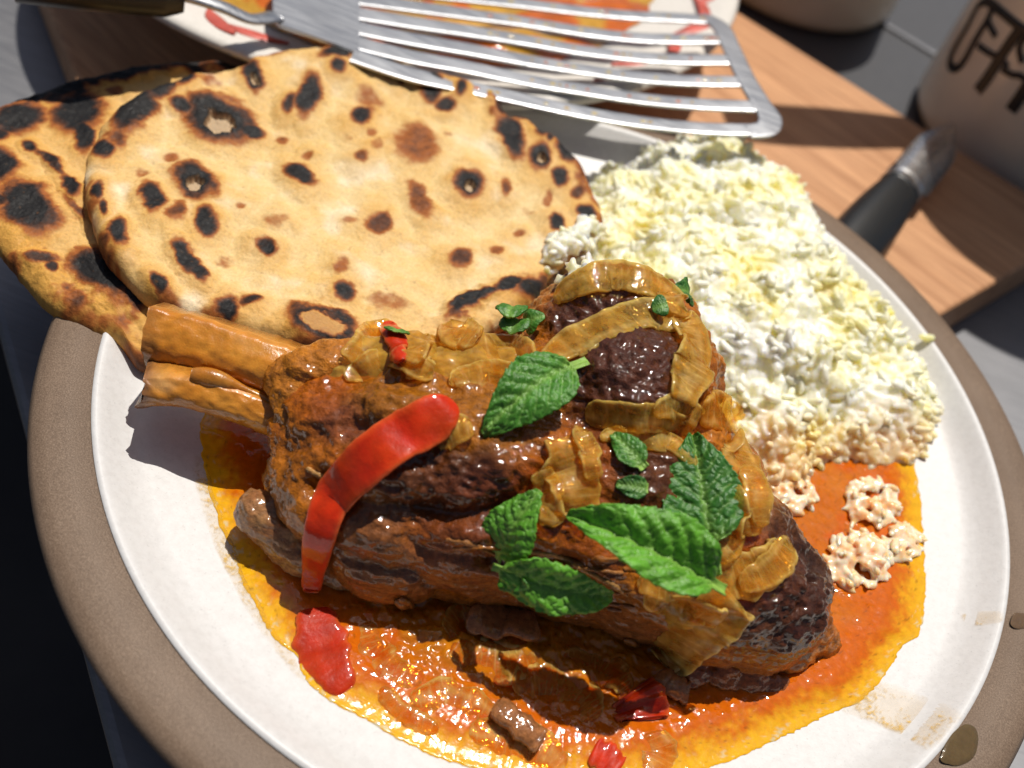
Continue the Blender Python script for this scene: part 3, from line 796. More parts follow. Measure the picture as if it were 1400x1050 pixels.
# ================================================================== GRAVY
def gravy():
    out = [(275, 590), (279, 640), (290, 690), (305, 735), (320, 765), (328, 795), (345, 830), (372, 880), (402, 908), (420, 945), (462, 978), (520, 1008), (593, 1045), (690, 1072), (800, 1085), (900, 1075), (990, 1048), (1061, 1016), (1132, 982), (1164, 968), (1200, 930), (1222, 893), (1246, 872), (1254, 800), (1250, 711), (1247, 675), (1225, 600), (1150, 540), (1000, 480), (850, 440), (650, 430), (500, 450), (380, 500), (300, 545)]
    P = ats(out, 0.0135)[:, :2]
    c0 = at(760, 760, 0.0135)[:2]
    nt_, nr = 720, 170
    b = spline(P, 1400, closed=True) - c0
    a = np.unwrap(np.arctan2(b[:, 1], b[:, 0])); rr = np.hypot(b[:, 0], b[:, 1])
    if a[-1] < a[0]: a, rr = -a, rr; sg = -1
    else: sg = 1
    th = np.linspace(a[0], a[0] + 2 * np.pi, nt_, endpoint=False)
    o_ = np.argsort(a); R0 = np.interp(th, np.r_[a[o_], a[o_][0] + 2 * np.pi], np.r_[rr[o_], rr[o_][0]])
    th = th * sg
    cs = np.stack([np.cos(th), np.sin(th), 0 * th], 1)
    R0 = R0 + 0.0011 * fbm(cs * R0[:, None], 0.006, 5, 3, 0.7) + 0.0006 * fbm(cs * R0[:, None], 0.0014, 2, 8)
    s = 1 - (1 - np.linspace(0, 1, nr)) ** 1.35
    RR = s[:, None] * R0[None, :]
    X = c0[0] + RR * np.cos(th); Y = c0[1] + RR * np.sin(th)
    d = R0[None, :] - RR                                        # distance to the edge in metres
    Q = np.stack([X, Y, 0 * X], -1).reshape(-1, 3)
    sh = (nr, nt_)
    n1 = fbm(Q, 0.012, 4, 4).reshape(sh); n2 = fbm(Q, 0.004, 3, 5).reshape(sh); n3 = fbm(Q, 0.03, 3, 6).reshape(sh); n4 = fbm(Q, 0.0016, 2, 7).reshape(sh)
    lump_ = sstep(0.010, 0.03, d) * sstep(0.02, -0.03, Y + 0.055 + 0.0 * X) * sstep(0.075, 0.045, X)  # pulpy onion paste in front of the meat
    h = 0.0003 + 0.0022 * sstep(0, 0.012, d) + lump_ * (0.0042 * np.clip(n1 + .35, 0, 1) + 0.0017 * n2 + 0.0003 * n4) + sstep(0.003, .012, d) * (0.00035 * n2 + 0.00012 * n4)
    h *= sstep(-0.0004, 0.0006, d) * 0.95 + 0.05
    rad = np.hypot(X, Y)
    Z = well_z(rad) + h
    e = np.clip(d + 0.004 * n2 + 0.003 * n4, 0, 1)
    yel, org, brn, amb, red = map(np.array, ((0.72, 0.37, 0.008), (0.54, 0.108, 0.003), (0.40, 0.092, 0.003), (0.50, 0.19, 0.008), (0.55, 0.055, 0.003)))
    k = e[..., None]
    c = yel + (org - yel) * sstep(0.001, 0.010, k)
    # the right side is thin clear oil, the front is thick brown onion gravy
    side = sstep(0.04, 0.075, X + 0.02 * n3)[..., None]
    thick = sstep(0.010, 0.028, k)
    mixb = np.clip(0.5 + 0.9 * n1, 0, 1)[..., None]
    body = brn * (1 - mixb) + amb * mixb
    redm = sstep(0.18, 0.5, fbm(Q, 0.010, 3, 12).reshape(sh))[..., None]
    body = body * (1 - .6 * redm) + red * .6 * redm
    c = c * (1 - thick * (1 - 0.45 * side)) + body * thick * (1 - 0.45 * side)
    # dark spice specks
    sp = sstep(0.55, 0.7, fbm(Q, 0.0009, 1, 15).reshape(sh))[..., None]
    c = c * (1 - 0.45 * sp) + np.array((0.10, 0.03, 0.004)) * .45 * sp
    # pale gaps where the oil film breaks at the rim of the pool
    gap = (sstep(0.25, 0.45, n4 + 0.4 * n2) * (1 - sstep(0.0005, 0.005, d)))[..., None]
    c = c * (1 - gap) + np.array((0.60, 0.50, 0.28)) * gap
    V = np.stack([X, Y, Z], -1).reshape(-1, 3)
    F = grid_faces(nr, nt_, wrap_v=True)
    if sg < 0: F = F[:, ::-1]
    F = F[:, :] if ((V[F[5000, 1]] - V[F[5000, 0]]) @ np.cross((V[F[5000, 2]] - V[F[5000, 0]]), [0, 0, 1.0]) > -1) else F
    me = make_mesh('gravy', V, F, np.clip(c, 0, 1).reshape(-1, 3))
    nz = np.empty(len(me.polygons) * 3, dtype=np.float32); me.polygons.foreach_get('normal', nz)
    if nz.reshape(-1, 3)[:, 2].mean() < 0: me.flip_normals()
    o = link('gravy', me, MAT['gravy'])
    tag(o, 'pool of oily orange gravy with a yellow edge round the lamb', 'gravy')
    BV['food'].append(BVHTree.FromPolygons([tuple(v) for v in V], [tuple(f) for f in F.tolist()]))
    BV['gravy'] = [BV['food'][-1]]
gravy()

# ================================================================== FLATBREADS
def flatbread(outline, zfun, centre, spots, name, label, seed, thick=0.0048, rad_gold=0.0, droop=None, gold_edge=0.35, base_shift=0.0):
    P2 = np.array([at(x, y, zfun(x, y)) for x, y in outline])
    c0 = at(*centre, zfun(*centre))
    nt_, nr = 900, 230
    b = spline(P2, 2400, closed=True)
    bb = b[:, :2] - c0[:2]
    a = np.arctan2(bb[:, 1], bb[:, 0]); rr = np.hypot(bb[:, 0], bb[:, 1])
    o_ = np.argsort(a); a, rr, bz = a[o_], rr[o_], b[o_, 2]
    th = np.linspace(-np.pi, np.pi, nt_, endpoint=False)
    R0 = np.interp(th, a, rr, period=2 * np.pi); Z0 = np.interp(th, a, bz, period=2 * np.pi)
    cs = np.stack([np.cos(th), np.sin(th), 0 * th], 1)
    R0 = R0 + 0.0015 * fbm(cs * R0[:, None], 0.012, 4, seed) + 0.0003 * fbm(cs * R0[:, None], 0.003, 2, seed + 1)
    s = np.linspace(0, 1, nr) ** 0.85
    X = c0[0] + s[:, None] * R0 * np.cos(th); Y = c0[1] + s[:, None] * R0 * np.sin(th)
    Zb = c0[2] + (Z0[None, :] - c0[2]) * s[:, None] ** 1.5
    d = R0[None, :] * (1 - s[:, None])
    Q = np.stack([X, Y, 0 * X], -1).reshape(-1, 3); sh = (nr, nt_)
    n1 = fbm(Q, 0.030, 3, seed + 2).reshape(sh); n2 = fbm(Q, 0.010, 4, seed + 3).reshape(sh); n3 = fbm(Q, 0.0025, 3, seed + 4).reshape(sh)
    # scorch spots, in the bread's own plane
    wx = (0.0022 * fbm(Q, 0.009, 5, seed + 5, 0.62)).reshape(sh); wy = (0.0022 * fbm(Q, 0.009, 5, seed + 6, 0.62)).reshape(sh)
    char = np.zeros(sh); halo = np.zeros(sh); pit = np.zeros(sh); hole = np.zeros(sh)
    for sp in spots:
        px, py, ra, rb, ang, st = sp[:6]; kind = sp[6] if len(sp) > 6 else ''
        z = zfun(px, py)
        p = at(px, py, z)
        ca, sa = math.cos(R_(ang)), math.sin(R_(ang))
        ux = at(px + ra * ca, py + ra * sa, z) - p; uy = at(px - rb * sa, py + rb * ca, z) - p
        A = np.linalg.inv(np.array([ux[:2], uy[:2]]).T)
        wk = 0.6 + max(ra, rb) / 26
        dx, dy = X + wx * wk - p[0], Y + wy * wk - p[1]
        q = np.hypot(A[0, 0] * dx + A[0, 1] * dy, A[1, 0] * dx + A[1, 1] * dy)
        core = 1 - sstep(0.45, 1.5, q)
        if kind == 'ring':
            core = core * sstep(0.42, 0.72, q)
            hole = np.maximum(hole, 1 - sstep(0.40, 0.62, q))
        if kind == 'hole':
            hq = np.hypot(A[0, 0] * dx + A[0, 1] * dy - 0.05, A[1, 0] * dx + A[1, 1] * dy - 0.15)
            hl = 1 - sstep(0.36, 0.46, hq); core = core * (1 - hl); pit = np.maximum(pit, hl)
        char = np.maximum(char, core * st)
        size = max(ra, rb)
        halo = np.maximum(halo, (1 - sstep(0.6, 1.0 + 26 / size + 0.5, q)) * min(1, st + .1))
    blister = np.clip(n1 + 0.2, 0, 1)
    prof = np.sqrt(np.clip(1 - (1 - np.clip(d / 0.0045, 0, 1)) ** 2, 0, 1))
    H = thick * (0.25 + 0.75 * prof) + prof * (0.0030 * n1 + 0.0013 * n2 + 0.00022 * n3) + 0.0020 * (halo - 0.3) * prof - 0.0006 * char * (0.6 + n3) - 0.0028 * pit
    Zt = Zb + H
    # colours
    cream, tan, gold, rust, burnt, coal = map(np.array, ((0.75, 0.56, 0.28), (0.70, 0.45, 0.155), (0.62, 0.32, 0.065), (0.33, 0.10, 0.02), (0.09, 0.03, 0.012), (0.010, 0.009, 0.009)))
    f = np.clip(0.45 + 0.9 * n2 + 0.5 * n3, 0, 1)[..., None]
    c = cream * (1 - f) + tan * f
    g = np.clip(0.85 * halo * (0.75 + 0.6 * n2) + gold_edge * (1 - sstep(0.0, 0.016, d + 0.006 * n2)) + base_shift + 0.35 * sstep(0.15, 0.55, n1 + 0.4 * n2) , 0, 1)[..., None]
    c = c * (1 - g) + gold * g
    char = np.maximum(char, 0.62 * sstep(0.25, 0.75, fbm(Q, 0.011, 4, seed + 11).reshape(sh) + 0.45 * (1 - sstep(0, 0.014, d))))
    if base_shift: char = np.maximum(char, sstep(0.1, 0.6, fbm(Q, 0.010, 4, seed + 31).reshape(sh) + 0.75 * (1 - sstep(0.001, 0.012, d)) * sstep(-0.02, 0.03, Y) - 0.04))
    k = np.clip(char + 0.18 * n3 * (char > 0.02) + 0.12 * n2 * (char > .02), 0, 1)[..., None]
    c = c * (1 - sstep(0.05, 0.45, k)) + rust * sstep(0.05, 0.45, k)
    c = c * (1 - sstep(0.40, 0.70, k)) + burnt * sstep(0.40, 0.70, k)
    c = c * (1 - sstep(0.62, 0.92, k)) + coal * sstep(0.62, 0.92, k)
    hh = hole[..., None]; c = c * (1 - .8 * hh) + np.array((0.42, 0.22, 0.08)) * .8 * hh
    pp = pit[..., None]; c = c * (1 - pp) + np.array((0.46, 0.33, 0.20)) * pp
    fl = (0.8 * sstep(0.05, 0.45, fbm(Q, 0.016, 4, seed + 21).reshape(sh)) * (1 - np.clip(halo * 1.2 + char, 0, 1)) * (0 if base_shift else 1))[..., None]
    c = c * (1 - fl) + np.array((0.82, 0.70, 0.50)) * fl
    # fine flour-pale freckles and dark crumbs
    fr = sstep(0.5, 0.75, fbm(Q, 0.0016, 1, seed + 9).reshape(sh))[..., None]
    c = c * (1 - 0.35 * fr) + np.array((0.2, 0.08, 0.02)) * 0.35 * fr
    top = np.stack([X, Y, Zt], -1); botz = Zb + thick * 0.05 * 0 - 0.0006 + 0 * Zt
    bot = np.stack([X, Y, np.minimum(botz, Zt - 0.0008)], -1)
    nb = 24; idx = np.linspace(0, nr - 1, nb).round().astype(int)
    V = np.vstack([top.reshape(-1, 3), bot[idx[::-1]].reshape(-1, 3)])
    C = np.vstack([c.reshape(-1, 3), c[idx[::-1]].reshape(-1, 3)])
    F = grid_faces(nr + nb, nt_, wrap_v=True)
    me = make_mesh(name, V, F, np.clip(C, 0, 1))
    nz = np.empty(len(me.polygons) * 3, dtype=np.float32); me.polygons.foreach_get('normal', nz)
    if nz.reshape(-1, 3)[:nr * nt_ // 2, 2].mean() < 0: me.flip_normals()
    o = link(name, me, MAT['bread'])
    tag(o, label, 'flatbread', 'charred flatbreads')
    BV['food'].append(BVHTree.FromPolygons([tuple(v) for v in V[:nr * nt_:1]], [tuple(q) for q in grid_faces(nr, nt_, wrap_v=True)[::1].tolist()]))
    return o

front = [(334, 99), (350, 86), (400, 75), (450, 75), (500, 82), (540, 91), (575, 110), (610, 118), (650, 130), (676, 142), (690, 164), (700, 171), (719, 174), (736, 190), (760, 202), (782, 225), (800, 255), (815, 290), (822, 318), (808, 340), (770, 362), (748, 385), (744, 402), (725, 425), (690, 448), (640, 474), (560, 486), (450, 494), (380, 476), (300, 452), (240, 434), (205, 420), (178, 395), (150, 365), (131, 322), (118, 280), (118, 242), (126, 210), (150, 172), (180, 150), (215, 132), (260, 116), (300, 106)]
fsp = [(345, 124, 14, 20, -20, 1, 'hole'), (300, 178, 46, 26, 12, 1, 'hole'), (248, 160, 16, 9, 20, .9), (342, 196, 18, 8, 5, 1), (185, 168, 36, 24, -48, 1), (222, 138, 22, 14, -30, 1), (252, 124, 16, 12, -20, 1), (145, 222, 18, 12, 0, 1), (420, 155, 15, 26, 10, 1), (395, 165, 8, 12, 30, .8), (410, 258, 23, 14, 28, 1),
       (266, 264, 32, 22, 25, 1, 'hole'), (210, 288, 15, 22, -25, 1), (283, 323, 16, 18, 0, .95), (245, 305, 12, 16, 30, .6), (165, 343, 14, 18, -15, 1), (136, 278, 9, 13, 0, .95), (144, 302, 7, 12, 0, .9), (255, 372, 14, 26, -30, 1), (272, 396, 10, 16, -40, .9), (363, 357, 15, 12, 20, .95), (312, 438, 18, 16, 20, 1), (345, 431, 16, 8, 0, .8), (218, 410, 10, 15, -35, 1),
       (440, 462, 46, 22, 10, 1, 'ring'), (468, 415, 14, 13, 0, .9), (520, 322, 14, 13, 40, .7), (468, 90, 34, 8, -6, 1), (524, 102, 10, 16, -20, .9), (460, 115, 11, 8, 0, .9), (545, 122, 8, 8, 0, .85), (585, 132, 14, 22, -15, .95), (605, 160, 15, 9, 0, .9), (612, 118, 13, 7, 10, .9), (627, 140, 8, 10, 0, .9), (566, 113, 8, 7, 0, .8), (681, 158, 9, 14, 0, .8), (712, 175, 14, 6, 10, .8),
       (492, 182, 15, 12, 0, .95), (565, 218, 32, 26, 10, .55), (500, 155, 20, 12, 20, .4), (695, 202, 14, 32, -28, 1), (692, 193, 5, 4, 0, .4), (733, 234, 15, 17, -10, 1, 'hole'), (738, 195, 11, 9, 0, .9), (747, 207, 6, 5, 0, .8), (770, 220, 10, 23, -28, 1), (637, 273, 19, 17, 0, 1, 'hole'), (686, 275, 8, 13, 0, .6), (759, 262, 13, 10, 30, 1), (785, 282, 9, 9, 0, .75), (795, 308, 11, 9, 0, 1), (755, 322, 11, 12, 0, 1), (745, 290, 6, 12, 0, .45),
       (570, 290, 14, 27, -28, .6), (515, 325, 16, 14, 20, .65), (480, 318, 12, 6, 0, .35), (490, 236, 11, 7, 10, .6), (506, 205, 8, 6, 0, .35), (512, 222, 9, 8, 0, .35), (625, 369, 16, 14, 0, .68), (675, 358, 10, 7, 0, .5), (466, 383, 11, 9, 0, .45), (640, 428, 42, 10, -28, 1), (690, 408, 24, 9, -15, 1), (722, 410, 26, 14, -20, 1), (530, 430, 28, 10, 10, .35), (375, 320, 18, 10, 0, .35), (705, 335, 8, 7, 0, .5), (420, 232, 8, 5, 0, .4), (385, 205, 10, 6, 0, .5), (330, 300, 8, 6, 0, .4), (235, 230, 12, 7, 0, .45), (195, 250, 9, 6, 0, .35)]
def zf(x, y):
    p = at(x, y, 0.033)
    return 0.0305 + 0.0035 * sstep(-0.09, -0.15, p[0]) + 0.004 * sstep(0.05, 0.1, p[1])
back = [(-55, 230), (-20, 175), (0, 160), (60, 137), (130, 116), (180, 107), (250, 101), (320, 100), (372, 130), (360, 220), (330, 330), (270, 430), (232, 492), (195, 507), (168, 480), (130, 462), (75, 432), (40, 402), (15, 370), (-6, 345), (-45, 300)]
bsp = [(42, 300, 42, 30, 28, 1), (2, 248, 30, 24, 20, 1), (30, 182, 36, 24, -5, 1), (108, 168, 36, 36, -30, 1), (118, 205, 14, 24, -10, 1), (95, 135, 30, 10, -12, 1), (48, 222, 12, 9, 30, .9), (72, 242, 26, 8, 42, .85), (100, 272, 20, 10, 45, .95), (146, 392, 56, 26, 28, 1), (187, 422, 18, 12, 50, 1), (180, 120, 34, 7, -6, 1), (250, 106, 44, 7, -4, 1), (60, 368, 24, 8, 0, .75), (75, 380, 8, 8, 0, .8), (5, 205, 16, 12, 0, .9), (20, 148, 30, 7, -18, .9), (105, 300, 20, 6, 48, .6), (165, 455, 12, 7, 30, .4), (0, 300, 16, 10, 0, .8), (160, 140, 12, 7, 0, .6), (75, 150, 18, 8, -10, .8)]
def zb(x, y):
    p = at(x, y, 0.026)
    return 0.0252 - 0.004 * sstep(-0.035, -0.06, p[1]) - 0.003 * sstep(-0.15, -0.19, p[0])
flatbread(back, zb, (120, 290), bsp, 'flatbread', 'darker scorched flatbread hanging over the left edge of the plate, underneath the other', 40, gold_edge=0.9, base_shift=0.38)
flatbread(front, zf, (460, 280), fsp, 'flatbread', 'pale round flatbread with black blister marks lying on top, touching the rice', 60)

# ================================================================== RICE
def grain_mesh(L, r, bend, seed, nu=7, nv=7):
    u = np.linspace(0, 1, nu); t = (u - 0.5)
    C = np.stack([t * L, bend * L * (4 * t * t - 0.5), 0 * t], 1)
    w = r * np.clip(1 - (2 * t) ** 4 * 0.93, 0.0, 1) ** 0.5; w *= 1 + 0.12 * np.sin(u * 3 + seed)
    th = np.linspace(0, 2 * np.pi, nv, endpoint=False)
    V = C[:, None, :] + np.stack([np.zeros((nu, nv)), w[:, None] * np.cos(th), w[:, None] * np.sin(th) * 0.85], -1)
    F = [tuple(f) for f in grid_faces(nu, nv, wrap_v=True)[:, ::-1].tolist()]
    V = V.reshape(-1, 3)
    F.append(tuple(range(nv - 1, -1, -1))); F.append(tuple((nu - 1) * nv + i for i in range(nv)))
    return V, F
gv = [grain_mesh(L, r, b, k) for k, (L, r, b) in enumerate([(.0062, .00120, .09), (.0056, .00126, -.06), (.0067, .00116, .11), (.0050, .00128, .03), (.0060, .00118, -.10), (.0044, .00126, .07)])]

def rot_to(n, ang):
    n = Vector(n).normalized()
    q = n.to_track_quat('Z', 'Y')
    return (q.to_matrix() @ Matrix.Rotation(ang, 3, 'Z'))

def fuse(V, F, voxel, it):
    raw = make_mesh('raw', V, F); ob = bpy.data.objects.new('raw', raw); col.objects.link(ob)
    md = ob.modifiers.new('r', 'REMESH'); md.mode = 'VOXEL'; md.voxel_size = voxel
    ms = ob.modifiers.new('s', 'SMOOTH'); ms.factor = 0.5; ms.iterations = it
    me = bpy.data.meshes.new_from_object(ob.evaluated_get(bpy.context.evaluated_depsgraph_get()))
    bpy.data.objects.remove(ob); bpy.data.meshes.remove(raw)
    me.polygons.foreach_set('use_smooth', np.ones(len(me.polygons), dtype=bool)); me.materials.clear()
    return me

def rice_mound():
    out = [(722, 330), (752, 312), (790, 285), (812, 238), (850, 246), (872, 222), (925, 218), (968, 214), (1012, 246), (1062, 278), (1092, 318), (1128, 368), (1160, 412), (1200, 448), (1232, 500), (1256, 540), (1276, 584), (1254, 640), (1205, 652), (1165, 640), (1120, 650), (1085, 690), (1045, 690), (985, 640), (900, 560), (800, 470), (740, 400)]
    zb_ = 0.0150
    P = ats(out, zb_)[:, :2]; c0 = at(990, 430, zb_)[:2]
    b = spline(P, 1600, closed=True) - c0
    a = np.arctan2(b[:, 1], b[:, 0]); rr = np.hypot(b[:, 0], b[:, 1]); o_ = np.argsort(a)
    nt_, nr = 260, 110
    th = np.linspace(-np.pi, np.pi, nt_, endpoint=False)
    R0 = np.interp(th, a[o_], rr[o_], period=2 * np.pi) * 0.965
    s = np.linspace(0, 1, nr)
    def height(X, Y, s_):
        Q = np.stack([X, Y, 0 * X], -1).reshape(-1, 3)
        n1 = fbm(Q, 0.016, 3, 71).reshape(X.shape); n2 = fbm(Q, 0.009, 3, 72).reshape(X.shape)
        bf = 1 - s_ ** 2.6
        return well_z(np.hypot(X, Y)) + 0.0005 + bf ** 0.75 * 0.021 + (0.0085 * n1 + 0.0045 * n2) * np.clip(bf * 2.0, 0, 1)
    X = c0[0] + s[:, None] * R0 * np.cos(th); Y = c0[1] + s[:, None] * R0 * np.sin(th)
    S = np.repeat(s[:, None], nt_, 1)
    Z = height(X, Y, S) - 0.0008
    t = empty('rice_mound', (c0[0], c0[1], 0.0125))
    V = np.stack([X, Y, Z], -1).reshape(-1, 3); F = grid_faces(nr, nt_, wrap_v=True)
    bv = BVHTree.FromPolygons([tuple(v) for v in V], [tuple(f) for f in F.tolist()])
    # loose grains over it
    n = 7500
    BV['rice_base'] = [bv]
    th_ = rng.uniform(-np.pi, np.pi, n); s_ = np.sqrt(rng.uniform(0, 1, n)) * 1.0
    Rg = np.interp(th_, th, R0, period=2 * np.pi)
    x = c0[0] + s_ * Rg * np.cos(th_); y = c0[1] + s_ * Rg * np.sin(th_)
    z = height(x[:, None], y[:, None], s_[:, None])[:, 0]
    e = 0.0006
    zx = height((x + e)[:, None], y[:, None], s_[:, None])[:, 0]; zy = height(x[:, None], (y + e)[:, None], s_[:, None])[:, 0]
    nor = np.stack([-(zx - z) / e * .5, -(zy - z) / e * .5, np.ones(n)], 1)
    lay = rng.exponential(0.0008, n)
    items = []
    for i in range(n):
        tilt = Vector(nor[i]) + Vector(rng.normal(0, 0.36, 3)); 
        items.append((np.array([x[i], y[i], z[i] + min(lay[i], 0.0035) - 0.0010]), rot_to(tilt, rng.uniform(0, 6.3)), int(rng.integers(0, 6)), rng.uniform(0.85, 1.15)))
    # nearest (largest) visible ones become objects of their own
    cen = np.array([it[0] for it in items])
    lit = lay + rng.uniform(0, 0.0006, n)
    d = np.linalg.norm(cen - CAM, axis=1)
    score = d * 0.02 - lit
    occ = []
    order = np.argsort(score)
    single = set()
    for i in order:
        if len(single) >= 240: break
        p = cen[i]; dr = Vector(p - CAM).normalized()
        blocked = False
        for bb in BV['meat']:
            if bb.ray_cast(Vector(CAM), dr)[0] is not None: blocked = True
        if not blocked: single.add(int(i))
    meshes = []
    for k, (v, f) in enumerate(gv):
        meshes.append(make_mesh('rice_grain', v, f))
        meshes[-1].materials.append(MAT['rice_single'])
    VV, FF, off = [V], [tuple(q) for q in F.tolist()], len(V)
    VV.append(np.array([(c0[0], c0[1], 0.008)])); ring = [(nr - 1) * nt_ + i for i in range(nt_)]
    FF += [(ring[(i + 1) % nt_], ring[i], off) for i in range(nt_)]; off += 1
    for i, (p, Rm, k, sc) in enumerate(items):
        if i in single:
            g = bpy.data.objects.new('rice_grain', meshes[k]); col.objects.link(g); g.parent = t
            g.matrix_parent_inverse = Matrix.Translation(-Vector(t.location))
            g.matrix_basis = Matrix.Translation(Vector(p) - Vector((0, 0, .0003))) @ Rm.to_4x4() @ Matrix.Scale(sc * .95, 4)
        else:
            v, f = gv[k]
            VV.append((v * sc) @ np.array(Rm).T + p); FF += [tuple(j + off for j in q) for q in f]; off += len(v)
    # steamed grains cling together: fuse them softly into one sticky mass
    me = fuse(np.vstack(VV), FF, 0.00036, 3)
    o = link('loose_rice', me, MAT['rice'], t); tag(o, kind='stuff')
    tag(t, 'mound of buttery white rice filling the far right of the plate', 'rice')
    BV['food'].append(bv); BV['rice'] = [bv]
    return meshes
GM = rice_mound()

def rice_bits():
    meshes = []
    for k, (v, f) in enumerate(gv):
        me = make_mesh('soaked_grain', v, f); me.materials.append(MAT['rice_soaked']); meshes.append(me)
    def clump(cx, cy, rpx, n, label, hgt=0.003, which='gravy', mat='rice_soaked', group='bits of rice in the gravy', ms=None):
        ms = ms or meshes
        p0, _ = hit(cx, cy, which, 0.014)
        t = empty('rice_clump', tuple(p0))
        VV, FF, off = [], [], 0
        for i in range(n * 3):
            a = rng.uniform(0, 6.3); r = math.sqrt(rng.uniform(0, 1)) * rpx
            px, py = cx + r * math.cos(a) * 1.1, cy + r * math.sin(a)
            p, _ = hit(px, py, which, 0.014)
            p = p + np.array([0, 0, 0.0002 + rng.uniform(0, 1) * hgt * (1 - (r / rpx) ** 2)])
            Rm = rot_to(Vector((0, 0, 1)) + Vector(rng.normal(0, .35, 3)), rng.uniform(0, 6.3)); sc = rng.uniform(.72, .95); k = int(rng.integers(0, 6))
            if i < n // 3:
                g = bpy.data.objects.new('rice_grain', ms[k]); col.objects.link(g); g.parent = t
                g.matrix_parent_inverse = Matrix.Translation(-Vector(t.location))
                g.matrix_basis = Matrix.Translation(Vector(p) + Vector((0, 0, .0006))) @ Rm.to_4x4() @ Matrix.Scale(sc, 4)
            else:
                v, f = gv[k]
                VV.append((v * sc) @ np.array(Rm).T + p); FF += [tuple(j + off for j in q) for q in f]; off += len(v)
        o = link('clinging_rice', fuse(np.vstack(VV), FF, 0.00045, 9), MAT[mat], t); tag(o, kind='stuff')
        tag(t, label, 'rice', group)
    clump(1172, 768, 38, 46, 'round clump of soaked rice alone in the orange gravy', 0.006)
    clump(1190, 690, 34, 26, 'loose clump of pinkish rice spilling from the mound into gravy', 0.003)
    clump(1232, 742, 24, 13, 'few soaked rice grains at the outer edge of the gravy', 0.002)
    clump(1078, 672, 34, 24, 'wet rice grains in the gravy next to the onion on the lamb', 0.003)
    clump(776, 352, 34, 46, 'small heap of white rice fallen over the right edge of the top bread', 0.006, 'food', 'rice', 'white rice off the mound', GM)
    clump(800, 318, 20, 16, 'few white rice grains against the scorched right tip of the bread', 0.003, 'food', 'rice', 'white rice off the mound', GM)
    p = at(1268, 461, 0.0266)
    g = link('rice_grain', make_mesh('rice_grain', *gv[0]), MAT['rice'])
    g.location = p; g.rotation_euler = (0.1, 0.1, 0.5)
    tag(g, 'single stray rice grain on the white lip of the plate', 'rice grain')
rice_bits()

# ================================================================== ONIONS, PEPPERS, HERBS
def ribbon(px_pts, width, thick, lift=0.001, n=70, smooth=10, which='food', z=0.014, taper=(0.6, 0.6), seed=1, curl=0.25, ns=18, wob=0.12, roll=0.0):
    """a slice of vegetable draped over whatever lies below it; returns vertices, faces, (u, side)"""
    P2 = spline(px_pts, n)
    H = [hit(x, y, which, z) for x, y in P2]
    P = np.array([h[0] for h in H]); Nn = np.array([h[1] for h in H])
    P = smooth_path(P, smooth); Nn = smooth_path(Nn, smooth * 3)
    Nn = Nn + 0.15 * (CAM - P) / np.linalg.norm(CAM - P, axis=1)[:, None]; Nn /= np.linalg.norm(Nn, axis=1)[:, None]
    T, Nf, B = frames(P, Nn)
    if roll:
        c, s = math.cos(roll), math.sin(roll)
        Nf, B = Nf * c + B * s, B * c - Nf * s
    u = np.linspace(0, 1, n)
    if not hasattr(width, '__len__'): width = [width, width]
    w = np.interp(u, np.linspace(0, 1, len(width)), width) / 2
    w = w * (1 + wob * fbm(np.stack([u * 5, u * 0 + seed, u * 0], 1), 1, 3, seed))
    e = np.minimum(1, taper[0] + (1 - taper[0]) * np.sqrt(np.clip(u / 0.1, 0, 1))) * np.minimum(1, taper[1] + (1 - taper[1]) * np.sqrt(np.clip((1 - u) / 0.1, 0, 1)))
    w = w * e
    P = P + Nf * (lift + thick * 0.4)
    th = np.linspace(0, 2 * np.pi, ns, endpoint=False)
    cx = np.sign(np.cos(th)) * np.abs(np.cos(th)) ** 0.7; sx = np.sign(np.sin(th)) * np.abs(np.sin(th)) ** 0.7
    V = P[:, None] + (w[:, None] * cx)[..., None] * B[:, None] + ((thick / 2 * e)[:, None] * sx - curl * (w[:, None] * cx ** 2))[..., None] * Nf[:, None]
    V = V.reshape(-1, 3)
    nz = fbm(V, 0.004, 3, seed + 3); nz2 = fbm(V, 0.0015, 2, seed + 4)
    cen = np.repeat(P, ns, 0); dn = V - cen; dn /= np.linalg.norm(dn, axis=1)[:, None] + 1e-9
    V = V + np.repeat(Nf, ns, 0) * (thick * 0.16 * nz)[:, None] + dn * (0.00018 * nz2)[:, None]
    F = [tuple(f) for f in grid_faces(n, ns, wrap_v=True)[:, ::-1].tolist()]
    F.append(tuple(range(ns))); F.append(tuple((n - 1) * ns + i for i in range(ns - 1, -1, -1)))
    return V, F, np.repeat(u, ns), np.tile(cx, n), nz

def add_bvh(V, F):
    BV['food'].append(BVHTree.FromPolygons([tuple(v) for v in V], F))

